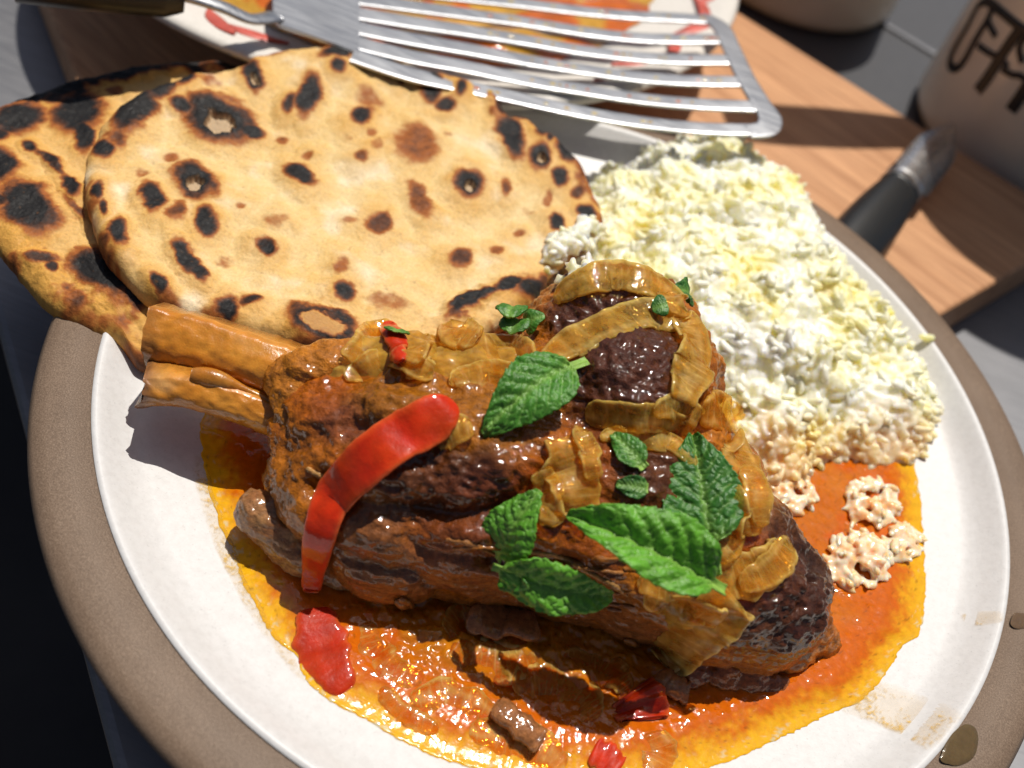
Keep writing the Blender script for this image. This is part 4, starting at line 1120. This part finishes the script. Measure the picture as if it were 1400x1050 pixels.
def onion(label, pts, width, thick=0.0026, tint=0.5, seed=1, mat='onion', **kw):
    kw.setdefault('taper', (.3, .3))
    kw.setdefault('lift', 0.0003); kw.setdefault('smooth', 9); kw.setdefault('curl', -0.10); kw.setdefault('wob', 0.38)
    thick *= 0.6
    V, F, u, s, nz = ribbon(pts, width, thick, seed=seed, **kw)
    a = np.clip(tint + 0.55 * fbm(V, 0.006, 3, seed + 7), 0, 1)[:, None]
    c = np.array((0.76, 0.52, 0.12)) * (1 - a) + np.array((0.68, 0.30, 0.020)) * a
    # fine veins across the slice and a clearer cut edge
    bars = (sstep(0.86, 0.98, np.cos(u * len(pts) * (17 + 3 * (seed % 4)) + seed + 1.2 * s + 3 * nz)))[:, None]
    c = c * (1 - 0.22 * bars) + np.array((0.70, 0.58, 0.28)) * 0.22 * bars
    lines = sstep(.55, .95, np.cos(s * 9 + 2 * nz + seed))[:, None]
    c = c * (1 - .25 * lines) + np.array((0.74, 0.60, 0.27)) * .25 * lines
    edge = sstep(0.72, 1.0, np.abs(s))[:, None]
    c = c * (1 - 0.35 * edge) + np.array((0.68, 0.45, 0.12)) * 0.35 * edge
    o = obj('onion_slice', V, F, MAT[mat], None, np.clip(c, 0, 1), attrs={'rim': np.clip(.6 * edge[:, 0] + .45 * lines[:, 0] + .28 * bars[:, 0], 0, 1)})
    tag(o, label, 'onion', 'cooked onion slices')
    add_bvh(V, F)
    return o

def pepper(label, pts, width, thick=0.003, seed=1, dark=0.0, **kw):
    V, F, u, s, nz = ribbon(pts, width, thick, seed=seed, **kw)
    a = np.clip(0.4 + 0.8 * fbm(V, 0.007, 3, seed + 7), 0, 1)[:, None]
    c = np.array((0.60, 0.022, 0.004)) * (1 - a) + np.array((0.50, 0.055, 0.004)) * a
    c = c * (1 - dark)
    wr = sstep(.2, .6, fbm(np.stack([u * 3, s * 2.5, 0 * u + seed], 1), 1, 4, seed, ridge=True))[:, None]
    c = c * (1 - .35 * wr) + np.array((0.36, 0.012, 0.004)) * .35 * wr
    edge = sstep(0.75, 1.0, np.abs(s))[:, None]
    c = c * (1 - .45 * edge) + np.array((0.68, 0.17, 0.04)) * .45 * edge
    o = obj('pepper_strip', V, F, MAT['pepper'], None, np.clip(c, 0, 1))
    tag(o, label, 'red pepper', 'strips of cooked red pepper')
    add_bvh(V, F)
    return o

# onions over the top of the lamb
onion('clear amber onion slice crossing the dark upper lump of the lamb', [(748, 498), (790, 470), (840, 445), (890, 432), (925, 445)], [.0085, .0095, .0095, .0085], seed=1, tint=.4)
onion('onion slice folded over the far crown of the lamb', [(762, 412), (790, 392), (830, 380), (870, 384), (905, 402), (932, 425)], [.006, .0075, .009, .009, .008], seed=2, tint=.45)
onion('onion slice hanging down the right flank of the upper lump', [(930, 432), (944, 470), (942, 510), (925, 545)], [.0085, .0105, .0105, .008], seed=3, tint=.5)
onion('thin onion slice lying under the dark crust beside the mint', [(800, 562), (850, 566), (900, 572), (945, 580)], [.006, .0075, .0075, .006], seed=4, tint=.5)
onion('wide golden onion piece between the bread and the lamb', [(590, 495), (640, 492), (690, 495), (740, 512)], [.012, .0145, .0140, .010], seed=5, thick=.004, tint=.6)
onion('pale yellow onion tip poking up against the bread', [(600, 468), (628, 462), (655, 470)], [.008, .010, .007], seed=6, thick=.004, tint=.35)
onion('upright onion petal left of the golden piece near the bone', [(486, 505), (500, 478), (520, 458), (540, 462)], [.008, .0095, .009, .006], seed=7, thick=.003, tint=.55)
onion('small onion petal standing beside the red tip near the bread', [(545, 470), (562, 490), (580, 515)], [.007, .0085, .007], seed=8, tint=.5)
onion('onion shred beside the hooked end of the long pepper strip', [(590, 600), (615, 590), (640, 585)], [.006, .007, .005], seed=9, tint=.4)
onion('stringy onion bundle running down between the two mint leaves', [(770, 600), (778, 640), (785, 680), (782, 705)], [.009, .012, .011, .008], seed=10, thick=.0035, tint=.85)
onion('narrow clear onion strand along the stringy bundle', [(790, 590), (805, 620), (812, 655)], [.004, .005, .004], seed=11, tint=.3)
onion('broad onion slice at the right edge of the lamb facing the rice', [(992, 600), (1010, 640), (1018, 690), (1012, 730)], [.0105, .0115, .0115, .010], seed=12, tint=.55, thick=.003)
onion('orange rimmed onion piece highest on the right edge by the rice', [(955, 562), (985, 565), (1008, 585)], [.007, .010, .008], seed=13, tint=.9, thick=.0035)
onion('onion slice curving under the mint stem', [(960, 800), (1010, 790), (1050, 770), (1066, 745)], [.008, .010, .009, .006], seed=14, tint=.55)
onion('long onion slice hanging off the lower edge of the lamb', [(1000, 815), (965, 850), (935, 880), (905, 912)], [.012, .0125, .0115, .0095], seed=15, thick=.003, tint=.5)
onion('onion slice tucked beneath the mint stem above the hanging one', [(880, 800), (915, 815), (955, 830), (990, 840)], [.008, .0105, .0105, .008], seed=16, tint=.55)
for k, (pts, w, lb) in enumerate([
    ([(470, 520), (510, 500), (545, 495), (590, 512)], [.004, .007, .007, .004], 'long onion crescent lying across the soft heap near the bone'),
    ([(610, 525), (660, 515), (710, 520), (745, 545)], [.004, .008, .008, .004], 'onion crescent lying under the golden piece above the lone mint leaf'),
    ([(560, 500), (575, 480), (600, 470)], [.004, .008, .005], 'short onion petal leaning between the heap and the yellow tip'),
    ([(820, 600), (870, 598), (915, 610), (950, 640)], [.003, .006, .006, .003], 'thin onion thread above the dark upright mint leaf'),
    ([(985, 650), (1000, 690), (995, 735), (975, 765)], [.004, .008, .008, .004], 'onion crescent right beside the upright mint leaf'),
    ([(1020, 640), (1034, 680), (1036, 720)], [.004, .007, .004], 'outermost onion crescent hanging on the rice side of the lamb'),
    ([(1010, 800), (1040, 785), (1064, 765), (1074, 742)], [.004, .007, .007, .004], 'clear onion crescent right of the mint stem end'),
    ([(870, 790), (905, 800), (950, 800)], [.004, .007, .004], 'onion crescent peeping out below the large bright mint leaf'),
    ([(890, 560), (925, 556), (955, 575)], [.004, .007, .005], 'onion crescent between the upper lump and the shoulder'),
    ([(735, 640), (752, 680), (750, 715)], [.004, .008, .005], 'orange stained onion strand above the twin mint sprig')]):
    onion(lb, pts, w, tint=.5, seed=100 + k, thick=.0024)
GO = dict(mat='onion_soaked', lift=-.0008, thick=.0022, curl=.05, taper=(.25, .25), wob=.35)
for k, (pts, w, lb) in enumerate([
    ([(612, 868), (640, 850), (680, 856), (720, 880)], [.006, .011, .011, .005], 'clear onion crescent half under the lamb in the front gravy'),
    ([(618, 880), (648, 902), (690, 908), (735, 900)], [.005, .009, .010, .005], 'onion crescent below the one half under the lamb'),
    ([(500, 850), (512, 885), (540, 915), (580, 930)], [.005, .009, .009, .005], 'onion crescent in the gravy right of the sunk red pepper'),
    ([(700, 930), (745, 935), (790, 955), (815, 985)], [.005, .010, .011, .006], 'curved onion layer left of the dark red pepper square'),
    ([(560, 960), (600, 950), (645, 960), (680, 985)], [.004, .008, .008, .004], 'onion crescent at the yellow front edge of the gravy'),
    ([(640, 1000), (690, 1005), (740, 1025), (770, 1052)], [.005, .010, .011, .006], 'onion crescent touching the bottom picture edge'),
    ([(890, 1000), (900, 1030), (890, 1060)], [.006, .010, .007], 'pale onion layer right of the dark red pepper square'),
    ([(770, 895), (810, 905), (845, 925), (860, 945)], [.004, .008, .008, .004], 'dark onion shred in the shade of the lamb'),
    ([(520, 940), (550, 975), (600, 1000)], [.003, .006, .003], 'thin onion thread along the front edge of the gravy')]):
    onion(lb, pts, w, tint=.75, seed=80 + k, **GO)
def onion_heap(label, balls, seed, tint=(0.50, 0.23, 0.014), tint2=(0.58, 0.34, 0.06)):
    o = lump('onion_heap', balls, tint, tint2, seed, amp=0.0011, mat='onion_soft', sc=.007, smooth=10, stretch=.6)
    tag(o, label, 'onion', 'heaps of soft onion')
onion_heap('heap of soft onion between the bone and the golden onion piece', [(470, 512, .047, .006), (500, 500, .048, .007), (535, 500, .049, .0075), (570, 508, .049, .008), (560, 488, .050, .006)], 71)
onion_heap('heap of soft onion in sauce below the golden onion piece', [(610, 520, .050, .008), (650, 520, .051, .009), (690, 525, .051, .009), (725, 540, .051, .007)], 72)
onion_heap('soft onion and sauce on the right shoulder of the lamb', [(985, 640, .042, .007), (1000, 680, .041, .007), (1000, 720, .040, .0075), (990, 760, .041, .007), (1020, 770, .038, .007), (1040, 755, .037, .006)], 73, (0.55, 0.18, 0.010))
onion_heap('soft onion smeared along the lower edge under the mint stem', [(900, 795, .040, .006), (935, 815, .039, .007), (965, 830, .037, .007), (1000, 810, .038, .006)], 74)

# peppers
pepper('long bright red pepper strip hooked over the left of the lamb', [(616, 560), (597, 570), (562, 594), (512, 628), (468, 676), (444, 725), (434, 772), (427, 814)], [.0046, .0098, .0114, .0112, .0102, .0080, .0052, .0040], seed=31, thick=.0019, smooth=40, lift=.0016, n=120, taper=(.3, .8), curl=-.06, wob=.15, roll=.12)
pepper('soft red pepper piece sunk in the gravy below the long strip', [(432, 832), (436, 865), (448, 905), (474, 945)], [.007, .0105, .0115, .007], seed=32, thick=.0022, dark=.2, curl=-.08, lift=-.0013, wob=.5, taper=(.8, .5))
pepper('dark red square of pepper in the gravy under the hanging onion', [(862, 945), (872, 962), (880, 986)], [.0125, .014, .012], seed=33, thick=.0020, dark=.35, curl=-.05, taper=(.92, .92), lift=-.0002)
pepper('thin red pepper skin on the onion petal beside the bread', [(522, 446), (536, 458), (546, 482), (552, 500)], [.003, .0055, .0045, .003], seed=34, thick=.0014, wob=.4)
pepper('red pepper sliver in the gravy at the very bottom', [(810, 1026), (830, 1038), (848, 1052)], [.006, .0085, .006], seed=35, thick=.0018, curl=-.05, lift=-.0008, wob=.5)

# shreds of meat in the gravy
def shred(label, pts, width, seed):
    V, F, u, s, nz = ribbon(pts, width, .0028, seed=seed, curl=.05, taper=(.2, .2), wob=.5)
    f = fbm(V, .0016, 3, seed)[:, None]
    c = np.array((0.34, 0.13, 0.04)) * (0.8 + 0.5 * f)
    o = obj('meat_shred', V, F, MAT['meat'], None, np.clip(c, 0, 1)); tag(o, label, 'meat shred', 'shreds of lamb in the gravy'); add_bvh(V, F)
shred('pale brown shred of lamb lying in the front gravy', [(672, 970), (700, 988), (722, 1005), (740, 1018)], .006, 51)
shred('shred of lamb half under the meat above the sunken onion', [(640, 845), (690, 858), (730, 862)], .008, 52)
shred('small dark shred of lamb near the red pepper square', [(900, 930), (925, 945), (940, 950)], .006, 53)

# torn strands and seams of fat that follow the muscle
def strand_part(pts, w, colr, seed, name='muscle_strand', which='meat', lift=0.0):
    V, F, u, s_, nz = ribbon(pts, w, .0013, which=which, seed=seed, curl=.15, taper=(.1, .1), wob=.7, n=60, ns=8, smooth=4, lift=lift)
    c = np.array(colr) * (0.75 + 0.6 * np.clip(.4 + fbm(V, .003, 3, seed), 0, 1))[:, None]
    obj(name, V, F, MAT['meat'], shank, np.clip(c, 0, 1))
rs = np.random.default_rng(5)
for k in range(11):
    x0 = rs.uniform(430, 900); y0 = 735 + (x0 - 430) * .16 + rs.normal(0, 26)
    L_ = rs.uniform(50, 150); sl_ = rs.uniform(.02, .22)
    strand_part([(x0 + L_ * t, y0 + L_ * t * sl_ + rs.normal(0, 3)) for t in (0, .35, .7, 1)], rs.uniform(.0008, .0016), [(0.30, 0.105, 0.016), (0.22, 0.072, 0.010), (0.32, 0.13, 0.035)][k % 3], 200 + k, lift=-.0006)
for k in range(12):
    x0 = rs.uniform(520, 880); y0 = 815 + (x0 - 520) * .17 + rs.normal(0, 5)
    strand_part([(x0, y0), (x0 + 18, y0 + 12), (x0 + 34, y0 + 18 + rs.uniform(0, 10))], rs.uniform(.0015, .003), (0.30, 0.11, 0.02), 240 + k)
for k, pts in enumerate([[(700, 752), (760, 760), (820, 790), (860, 815)], [(418, 640), (450, 655), (500, 660)]]):
    strand_part(pts, .0016, (0.42, 0.22, 0.07), 260 + k, 'fat_seam', lift=-.0006)
# ------------------------------------------------------------------ mint
def mint_leaf(base, tip, wl, wr, label, seed, fold=0.35, arch=0.12, lift=0.002, droop=0.0, light=0.5, group='mint leaves on the lamb', stem=0.12, twist=0.0, tip_up=0.0, ns=46, nu=120, teeth=11, bend=0.0, maxL=None):
    hb, nb_ = hit(*base); ht, nt2 = hit(*tip)
    nrm = nb_ + nt2 + 0.9 * (CAM - hb) / np.linalg.norm(CAM - hb); nrm /= np.linalg.norm(nrm)
    A = hb + nrm * lift; Bp = ht + nrm * (lift + tip_up)
    X = Bp - A; L = np.linalg.norm(X); X /= L
    if maxL: L = min(L, maxL)
    Nf = nrm - (nrm @ X) * X; Nf /= np.linalg.norm(Nf); Y = np.cross(Nf, X)
    u = np.linspace(0, 1, nu)
    ub = np.clip((u - stem) / (1 - stem), 0, 1)
    prof = np.sin(np.pi * np.clip(ub, 0, 1) ** 0.72) ** 0.85
    prof = prof * (1 - 0.12 * ub) + 0.0
    saw = 1 + 0.075 * (1 - ((ub * teeth + 0.1 * np.sin(ub * 9 + seed)) % 1.0)) * (ub > 0.08) * (ub < .97)
    st_w = 0.0007 + 0.0004 * (1 - u)
    v = np.linspace(-1, 1, ns)
    hw = np.where(v[None, :] < 0, (wl * L * prof * saw)[:, None], (wr * L * prof * saw)[:, None]) + st_w[:, None]
    yy = hw * v[None, :]
    uu = np.repeat(u[:, None], ns, 1); av = np.abs(v)[None, :] * np.ones((nu, 1))
    # vein field: side veins leave the midrib and sweep to the tip
    nv = 7.0
    ph = (ub[:, None] - 0.30 * av * (0.6 + 0.4 * prof[:, None])) * nv + np.where(v[None, :] < 0, 0.0, 0.35)
    ph = ph + 0.28 * fbm(np.stack([uu.ravel() * 5, yy.ravel() / L * 9, np.full(uu.size, seed + .5)], 1), 1, 3, seed).reshape(nu, ns)
    fr = np.abs(ph - np.round(ph))
    vein = np.exp(-(fr / 0.085) ** 2) * (1 - sstep(.75, 1., av)) * (prof[:, None] > 0.12)
    mid = np.exp(-(np.abs(yy) / (0.00045 + 0.0007 * (1 - u[:, None]))) ** 2)
    S = np.stack([uu * L * 1e3 / 1.3, yy * 1e3 / 1.3, np.full_like(uu, seed)], -1).reshape(-1, 3)
    cell = np.abs(perlin(S * 0.75)).reshape(nu, ns)
    net = np.exp(-(cell / 0.10) ** 2)
    quilt = (L / 0.034) * 0.0007 * (np.clip(fr / 0.5, 0, 1) ** 0.6) * (1 - 0.6 * sstep(.7, 1, av)) * (prof[:, None] > .1) + (L / 0.034) * (0.00045 * (1 - net) * (prof[:, None] > .1) - 0.0006 * mid)
    wav = 0.15 * L * fbm(np.stack([uu.ravel() * 2.2, yy.ravel() / L * 4, np.full(uu.size, seed)], 1), 1, 3, seed).reshape(nu, ns) * av
    zz = fold * np.abs(yy) + arch * L * np.sin(np.pi * uu) + quilt + wav - droop * L * uu ** 2 - fold * 0.9 * np.abs(yy) ** 2 / (L * 0.5)
    yy2 = yy * math.cos(0.0) + bend * L * np.sin(np.pi * uu)
    tw = twist * (uu - .3)
    y3 = yy2 * np.cos(tw) - zz * np.sin(tw); z3 = yy2 * np.sin(tw) + zz * np.cos(tw)
    V = A + (uu * L)[..., None] * X + y3[..., None] * Y + z3[..., None] * Nf
    V = V.reshape(-1, 3)
    k = np.clip(0.9 * vein * 0.55 + 0.35 * net * (prof[:, None] > .1) + 1.0 * mid, 0, 1).reshape(-1)[:, None]
    n1 = np.clip(.5 + .8 * fbm(V, .006, 3, seed), 0, 1)[:, None]
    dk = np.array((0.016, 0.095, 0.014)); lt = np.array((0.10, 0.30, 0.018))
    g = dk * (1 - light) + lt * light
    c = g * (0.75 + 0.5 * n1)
    vc = np.array((0.20, 0.36, 0.07))
    c = c * (1 - 0.65 * k) + vc * 0.65 * k
    sm = (1 - sstep(stem * 0.7, stem * 1.6, uu)).reshape(-1)[:, None]
    c = c * (1 - .7 * sm) + np.array((0.28, 0.45, 0.08)) * .7 * sm
    F = grid_faces(nu, ns)
    me = make_mesh('mint_leaf', V, F, np.clip(c, 0, 1))
    o = link('mint_leaf', me, MAT['mint'])
    sd = o.modifiers.new('thick', 'SOLIDIFY'); sd.thickness = 0.0004; sd.offset = -1
    tag(o, label, 'mint leaf', group)
    BV['food'].append(BVHTree.FromPolygons([tuple(v_) for v_ in V], [tuple(f) for f in F.tolist()]))
    return o
mint_leaf((806, 492), (664, 592), .20, .22, 'mint leaf lying alone beneath the dark crust, its stalk pointing to the rice', 1, fold=.12, arch=.10, light=.42, stem=.16, bend=-.05)
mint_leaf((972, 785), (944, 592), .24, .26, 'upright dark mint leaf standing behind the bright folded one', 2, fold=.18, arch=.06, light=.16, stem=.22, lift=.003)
mint_leaf((982, 808), (768, 706), .21, .16, 'large bright green mint leaf with its pale stalk at lower right', 3, fold=.75, arch=.10, light=.95, stem=.10, lift=.004)
mint_leaf((684, 768), (742, 674), .30, .26, 'curled mint leaf pointing up from the twin leaf sprig', 4, fold=.35, arch=.14, light=.85, stem=.08, lift=.003)
mint_leaf((684, 766), (846, 806), .17, .22, 'mint leaf of the twin sprig reaching right over the meat', 5, fold=.25, arch=.16, light=1.0, stem=.06, lift=.0035, bend=.04)
mint_leaf((690, 772), (722, 802), .25, .25, 'small folded mint leaf tucked under the twin sprig', 6, fold=.3, arch=.05, light=.4, stem=.1, lift=.001, nu=50, ns=24)
mint_leaf((880, 642), (836, 594), .22, .22, 'tiny mint leaf on the dark meat between two larger leaves', 7, fold=.2, arch=.1, light=.3, stem=.1, lift=.0008, nu=60, ns=30)
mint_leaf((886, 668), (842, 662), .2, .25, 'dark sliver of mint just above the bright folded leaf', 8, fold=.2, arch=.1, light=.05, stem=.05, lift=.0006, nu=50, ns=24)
mint_leaf((936, 414), (904, 390), .34, .3, 'dark curled mint bit on top of the lamb next to the rice', 9, fold=.4, arch=.2, light=.08, stem=.02, lift=.002, nu=50, ns=24, maxL=.009)
mint_leaf((912, 418), (890, 424), .5, .45, 'tiny mint flake on the onion below the curled bit', 10, fold=.2, arch=.1, light=.12, stem=.02, lift=.001, nu=40, ns=20, maxL=.0045)
mint_leaf((540, 458), (558, 447), .5, .45, 'tiny mint flake at the bread edge behind the onion petal', 11, fold=.2, arch=.1, light=.3, stem=.02, lift=.0015, nu=40, ns=20, maxL=.0045)
for i, (a, b, lb) in enumerate([((702, 460), (728, 430), 'chopped herb piece under the scorched bread edge, left of its heap'), ((722, 452), (748, 436), 'chopped herb piece under the scorched bread edge, right of its heap'), ((696, 440), (722, 420), 'chopped herb piece highest of the heap at the scorched bread edge')]):
    mint_leaf(a, b, .4, .4, lb, 20 + i, fold=.4, arch=.25, light=.3, stem=.02, lift=.002, nu=40, ns=20, maxL=.0075, group='chopped herbs by the bread')

# ------------------------------------------------------------------ drips and specks of sauce on the plate
def puddle(px_poly, label, name, colr, zoff=0.0004, thick=0.0006, cat='sauce drip'):
    b = spline(np.array([hit(x, y, 'plate', 0.024)[0] for x, y in px_poly]), 64, closed=True)
    c = b.mean(0); nr = 10
    s = np.linspace(0, 1, nr)
    nz = 1 + 0.06 * fbm(b, .003, 3, 4)[None, :, None]
    G = c + (b - c)[None] * s[:, None, None] * nz
    h = 0.0001 + thick * (1 - s ** 8)
    # settle every ring on the plate
    for i in range(nr):
        for j in range(64):
            loc, nn, _, _ = BV['plate'][0].ray_cast(Vector((G[i, j, 0], G[i, j, 1], 0.2)), Vector((0, 0, -1)))
            G[i, j, 2] = (loc[2] if loc is not None else 0.024) + h[i]
    o = obj(name, G.reshape(-1, 3), grid_faces(nr, 64, wrap_v=True), MAT['gravy'], None, np.tile(np.array(colr), (nr * 64, 1)))
    if np.array([p.normal[2] for p in o.data.polygons]).mean() < 0: o.data.flip_normals()
    tag(o, label, cat, 'sauce drips on the plate rim')
puddle([(1286, 1036), (1300, 1005), (1322, 990), (1336, 1002), (1334, 1030), (1318, 1045), (1298, 1046)], 'wet brown sauce drip on the bare rim at lower right', 'sauce_drip', (0.11, 0.072, 0.030), thick=.0003)
puddle([(1384, 842), (1392, 838), (1412, 842), (1412, 856), (1392, 860), (1382, 854)], 'brown damp patch on the bare rim at the right picture edge', 'sauce_drip', (0.13, 0.08, 0.045), thick=.0002)
def mat_film():
    mt, nt, bs = nodes_of('oil_film')
    setp(bs, base=(0.70, 0.42, 0.05), rough=0.2, spec=0.4)
    out = nt.nodes['Material Output']; tr = nt.nodes.new('ShaderNodeBsdfTransparent'); mx = nt.nodes.new('ShaderNodeMixShader')
    n1 = noise(nt, 900, 3, 0.7); n2 = noise(nt, 120, 3, 0.6)
    m_ = nt.nodes.new('ShaderNodeMath'); m_.operation = 'ADD'; nt.links.new(n1, m_.inputs[0]); nt.links.new(n2, m_.inputs[1])
    f = rng_map(nt, m_.outputs[0], 0.98, 1.28, 0.14, 0.85)
    e = nt.nodes.new('ShaderNodeMath'); e.operation = 'MULTIPLY'; nt.links.new(f, e.inputs[0]); nt.links.new(attr(nt, 'cover', 'Fac'), e.inputs[1])
    nt.links.new(e.outputs[0], mx.inputs[0]); nt.links.new(tr.outputs[0], mx.inputs[1]); nt.links.new(bs.outputs[0], mx.inputs[2]); nt.links.new(mx.outputs[0], out.inputs['Surface'])
    MAT['oil_film'] = mt
mat_film()
def film(px_poly, label):
    b = spline(np.array([hit(x, y, 'plate', 0.02)[0] for x, y in px_poly]), 80, closed=True)
    c = b.mean(0); nr = 24; s_ = np.linspace(0, 1, nr)
    G = c + (b - c)[None] * s_[:, None, None] * (1 + .08 * fbm(b, .004, 3, 4))[None, :, None]
    r = np.hypot(G[..., 0], G[..., 1])
    G[..., 2] = np.where(r < 0.1205, well_z(r), np.interp(r, [0.1205, 0.1225, 0.1238, 0.1248, 0.1256], [0.0222, 0.0238, 0.0251, 0.0257, 0.0258])) + 0.00035
    o = obj('oil_stain', G.reshape(-1, 3), grid_faces(nr, 80, wrap_v=True), MAT['oil_film'], None, attrs={'cover': np.repeat(1 - s_ ** 5, 80)})
    if np.array([p.normal[2] for p in o.data.polygons]).mean() < 0: o.data.flip_normals()
    tag(o, label, 'stain', 'oil stains on the white glaze')
film([(1148, 968), (1196, 932), (1250, 945), (1312, 972), (1300, 1000), (1268, 1026), (1230, 1005), (1180, 985)], 'speckled yellow oil stain running from the gravy to the lower right rim')
film([(1312, 842), (1340, 836), (1370, 838), (1368, 852), (1330, 856)], 'faint yellow oil stain on the white glaze near the right rim')
film([(262, 640), (282, 632), (310, 740), (338, 800), (398, 890), (420, 935), (404, 925), (352, 860), (318, 800), (286, 730)], 'broken yellow oil stain along the left edge of the gravy')

# ================================================================== SLOTTED SPATULA
def spatula():
    Z0 = 0.0415
    t = empty('slotted_spatula', tuple(at(430, 30, Z0)))
    def zz(px): return Z0 + 0.004 * sstep(800, 1050, px) - 0.003 * math.sin(math.pi * min(max((px - 480) / 560, 0), 1))
    def path(pts, n=70): return spline([at(x, y, zz(x)) for x, y in pts], n)
    def bar(pts, w, name='bar', n=80, th=0.0013):
        C = path(pts, n); T, Nn, B = frames(C, np.tile([0.0, 0, 1.0], (n, 1)))
        ww = np.interp(np.linspace(0, 1, n), np.linspace(0, 1, len(w)), w) / 2
        v, f = tube_loft(C, Nn, B, ww, np.full(n, th / 2), 24, power=0.4)
        return obj(name, v, f, MAT['spatula_steel'], t, smooth=False)
    # six long bars, lowest first
    lo = [(482, 76), (560, 102), (640, 120), (720, 138), (800, 155), (880, 168), (960, 176), (1030, 178)]
    bars = [lo,
            [(482, 58), (560, 78), (640, 93), (720, 110), (800, 124), (880, 136), (960, 143), (1036, 146)],
            [(482, 38), (560, 54), (640, 68), (720, 83), (800, 96), (880, 107), (950, 111), (1020, 112)],
            [(482, 18), (560, 31), (640, 43), (720, 56), (800, 70), (880, 79), (940, 82), (1006, 82)],
            [(482, -2), (560, 9), (640, 20), (720, 31), (800, 44), (870, 52), (930, 54), (990, 54)],
            [(482, -24), (560, -12), (640, -3), (720, 6), (800, 16), (870, 22), (930, 25), (970, 28)]]
    for b in bars: bar(b, [.0082, .0076, .0070, .0066, .0066, .0064])
    # the slanted end that joins them
    bar([(958, 22), (984, 36), (1000, 66), (1018, 104), (1038, 138), (1052, 160), (1048, 176), (1022, 180)], [.0062, .0086, .0080, .0080, .0084, .0092, .0084, .0066], 'end_bar', 60)
    # shoulder plate with rounded corners
    poly = [(372, -30), (373, 20), (374, 32), (384, 40), (420, 52), (460, 66), (492, 79), (492, 50), (492, 20), (492, -10), (492, -34), (430, -44), (390, -44)]
    bm = bmesh.new()
    vs = [bm.verts.new(at(x, y, Z0 - 0.0007)) for x, y in poly]
    f = bm.faces.new(vs); r = bmesh.ops.extrude_face_region(bm, geom=[f])
    for v in r['geom']:
        if isinstance(v, bmesh.types.BMVert): v.co.z += 0.0014
    bmesh.ops.recalc_face_normals(bm, faces=bm.faces)
    bmesh.ops.bevel(bm, geom=list(bm.edges), offset=0.0004, segments=2, affect='EDGES')
    me = bpy.data.meshes.new('shoulder_plate'); bm.to_mesh(me); bm.free()
    link('shoulder_plate', me, MAT['spatula_steel'], t)
    # neck and handle
    n = 40
    C = spline([at(378, 22, Z0 + .001), at(345, 26, Z0 + .004), at(305, 10, Z0 + .008), at(262, -4, Z0 + .011), at(235, -10, Z0 + .012)], n)
    T, Nn, B = frames(C, np.tile([0.0, 0, 1.0], (n, 1)))
    v, f = tube_loft(C, Nn, B, np.linspace(.0035, .0028, n), np.linspace(.0010, .0018, n), 14); obj('neck', v, f, MAT['spatula_steel'], t)
    C = spline([at(250, -8, Z0 + .012), at(200, -14, Z0 + .013), at(110, -24, Z0 + .015), at(20, -34, Z0 + .016)], n)
    T, Nn, B = frames(C, np.tile([0.0, 0, 1.0], (n, 1)))
    u = np.linspace(0, 1, n)
    v, f = tube_loft(C, Nn, B, .0062 + .0035 * np.sin(np.pi * u * .8) * np.minimum(1, u * 5) , .0052 + .002 * np.minimum(1, u * 5), 24); obj('handle', v, f, MAT['black_plastic'], t)
    tag(t, 'steel slotted fish spatula with black handle resting across the serving plate', 'spatula')
    # smears of curry stuck on the metal
    VV, FF, CC, off = [], [], [], 0
    for i in range(80):
        b = bars[int(rng.integers(0, 6))]; C = path(b, 60); j = int(rng.integers(18, 58)); p = C[j] + np.array([0, 0, .0007])
        tv = C[min(j + 1, 59)] - C[j - 1]; tv /= np.linalg.norm(tv); sv = np.cross([0, 0, 1.0], tv)
        a, bb = rng.uniform(.0006, .0022), rng.uniform(.0005, .0013)
        th = np.linspace(0, 2 * np.pi, 9, endpoint=False)
        rad = 1 + .25 * np.sin(th * 3 + i)
        ring = p + (a * np.cos(th) * rad)[:, None] * tv + (bb * np.sin(th) * rad)[:, None] * sv - np.array([0, 0, .0003])
        VV.append(np.vstack([ring, p + np.array([0, 0, .0005])])); FF += [(off + q, off + (q + 1) % 9, off + 9) for q in range(9)]; off += 10
        CC.append(np.tile(np.array([(0.5, 0.30, 0.03), (0.5, .12, .02), (.55, .42, .15)][i % 3]), (10, 1)))
    o = obj('food_smears', np.vstack(VV), FF, MAT['gravy'], t, np.vstack(CC)); tag(o, kind='stuff')
spatula()

# unseen wooden blade added in the lettered crock to cast the board's shadow band
def shadow_spoon():
    a, b = np.array([0.205, 0.322, CTZ + 0.05]), np.array([0.030, 0.314, 0.300])
    n = 50
    u = np.linspace(0, 1, n)
    C = a + (b - a) * u[:, None]
    T, Nn, B = frames(C, np.tile([0.0, 0.36, 0.93], (n, 1)))
    w = 0.0105 + 0.004 * sstep(.45, .8, u) * (1 - sstep(.9, 1.02, u) * .5)
    v, f = tube_loft(C, Nn, B, w, 0.005 - .0015 * sstep(.6, .8, u), 20)
    o = obj('spoon_shadow_caster', v, f, MAT['shadow_spoon_wood']); tag(o, 'unseen wooden blade added to cast the shadow band on the board', 'shadow_spoon')
shadow_spoon()
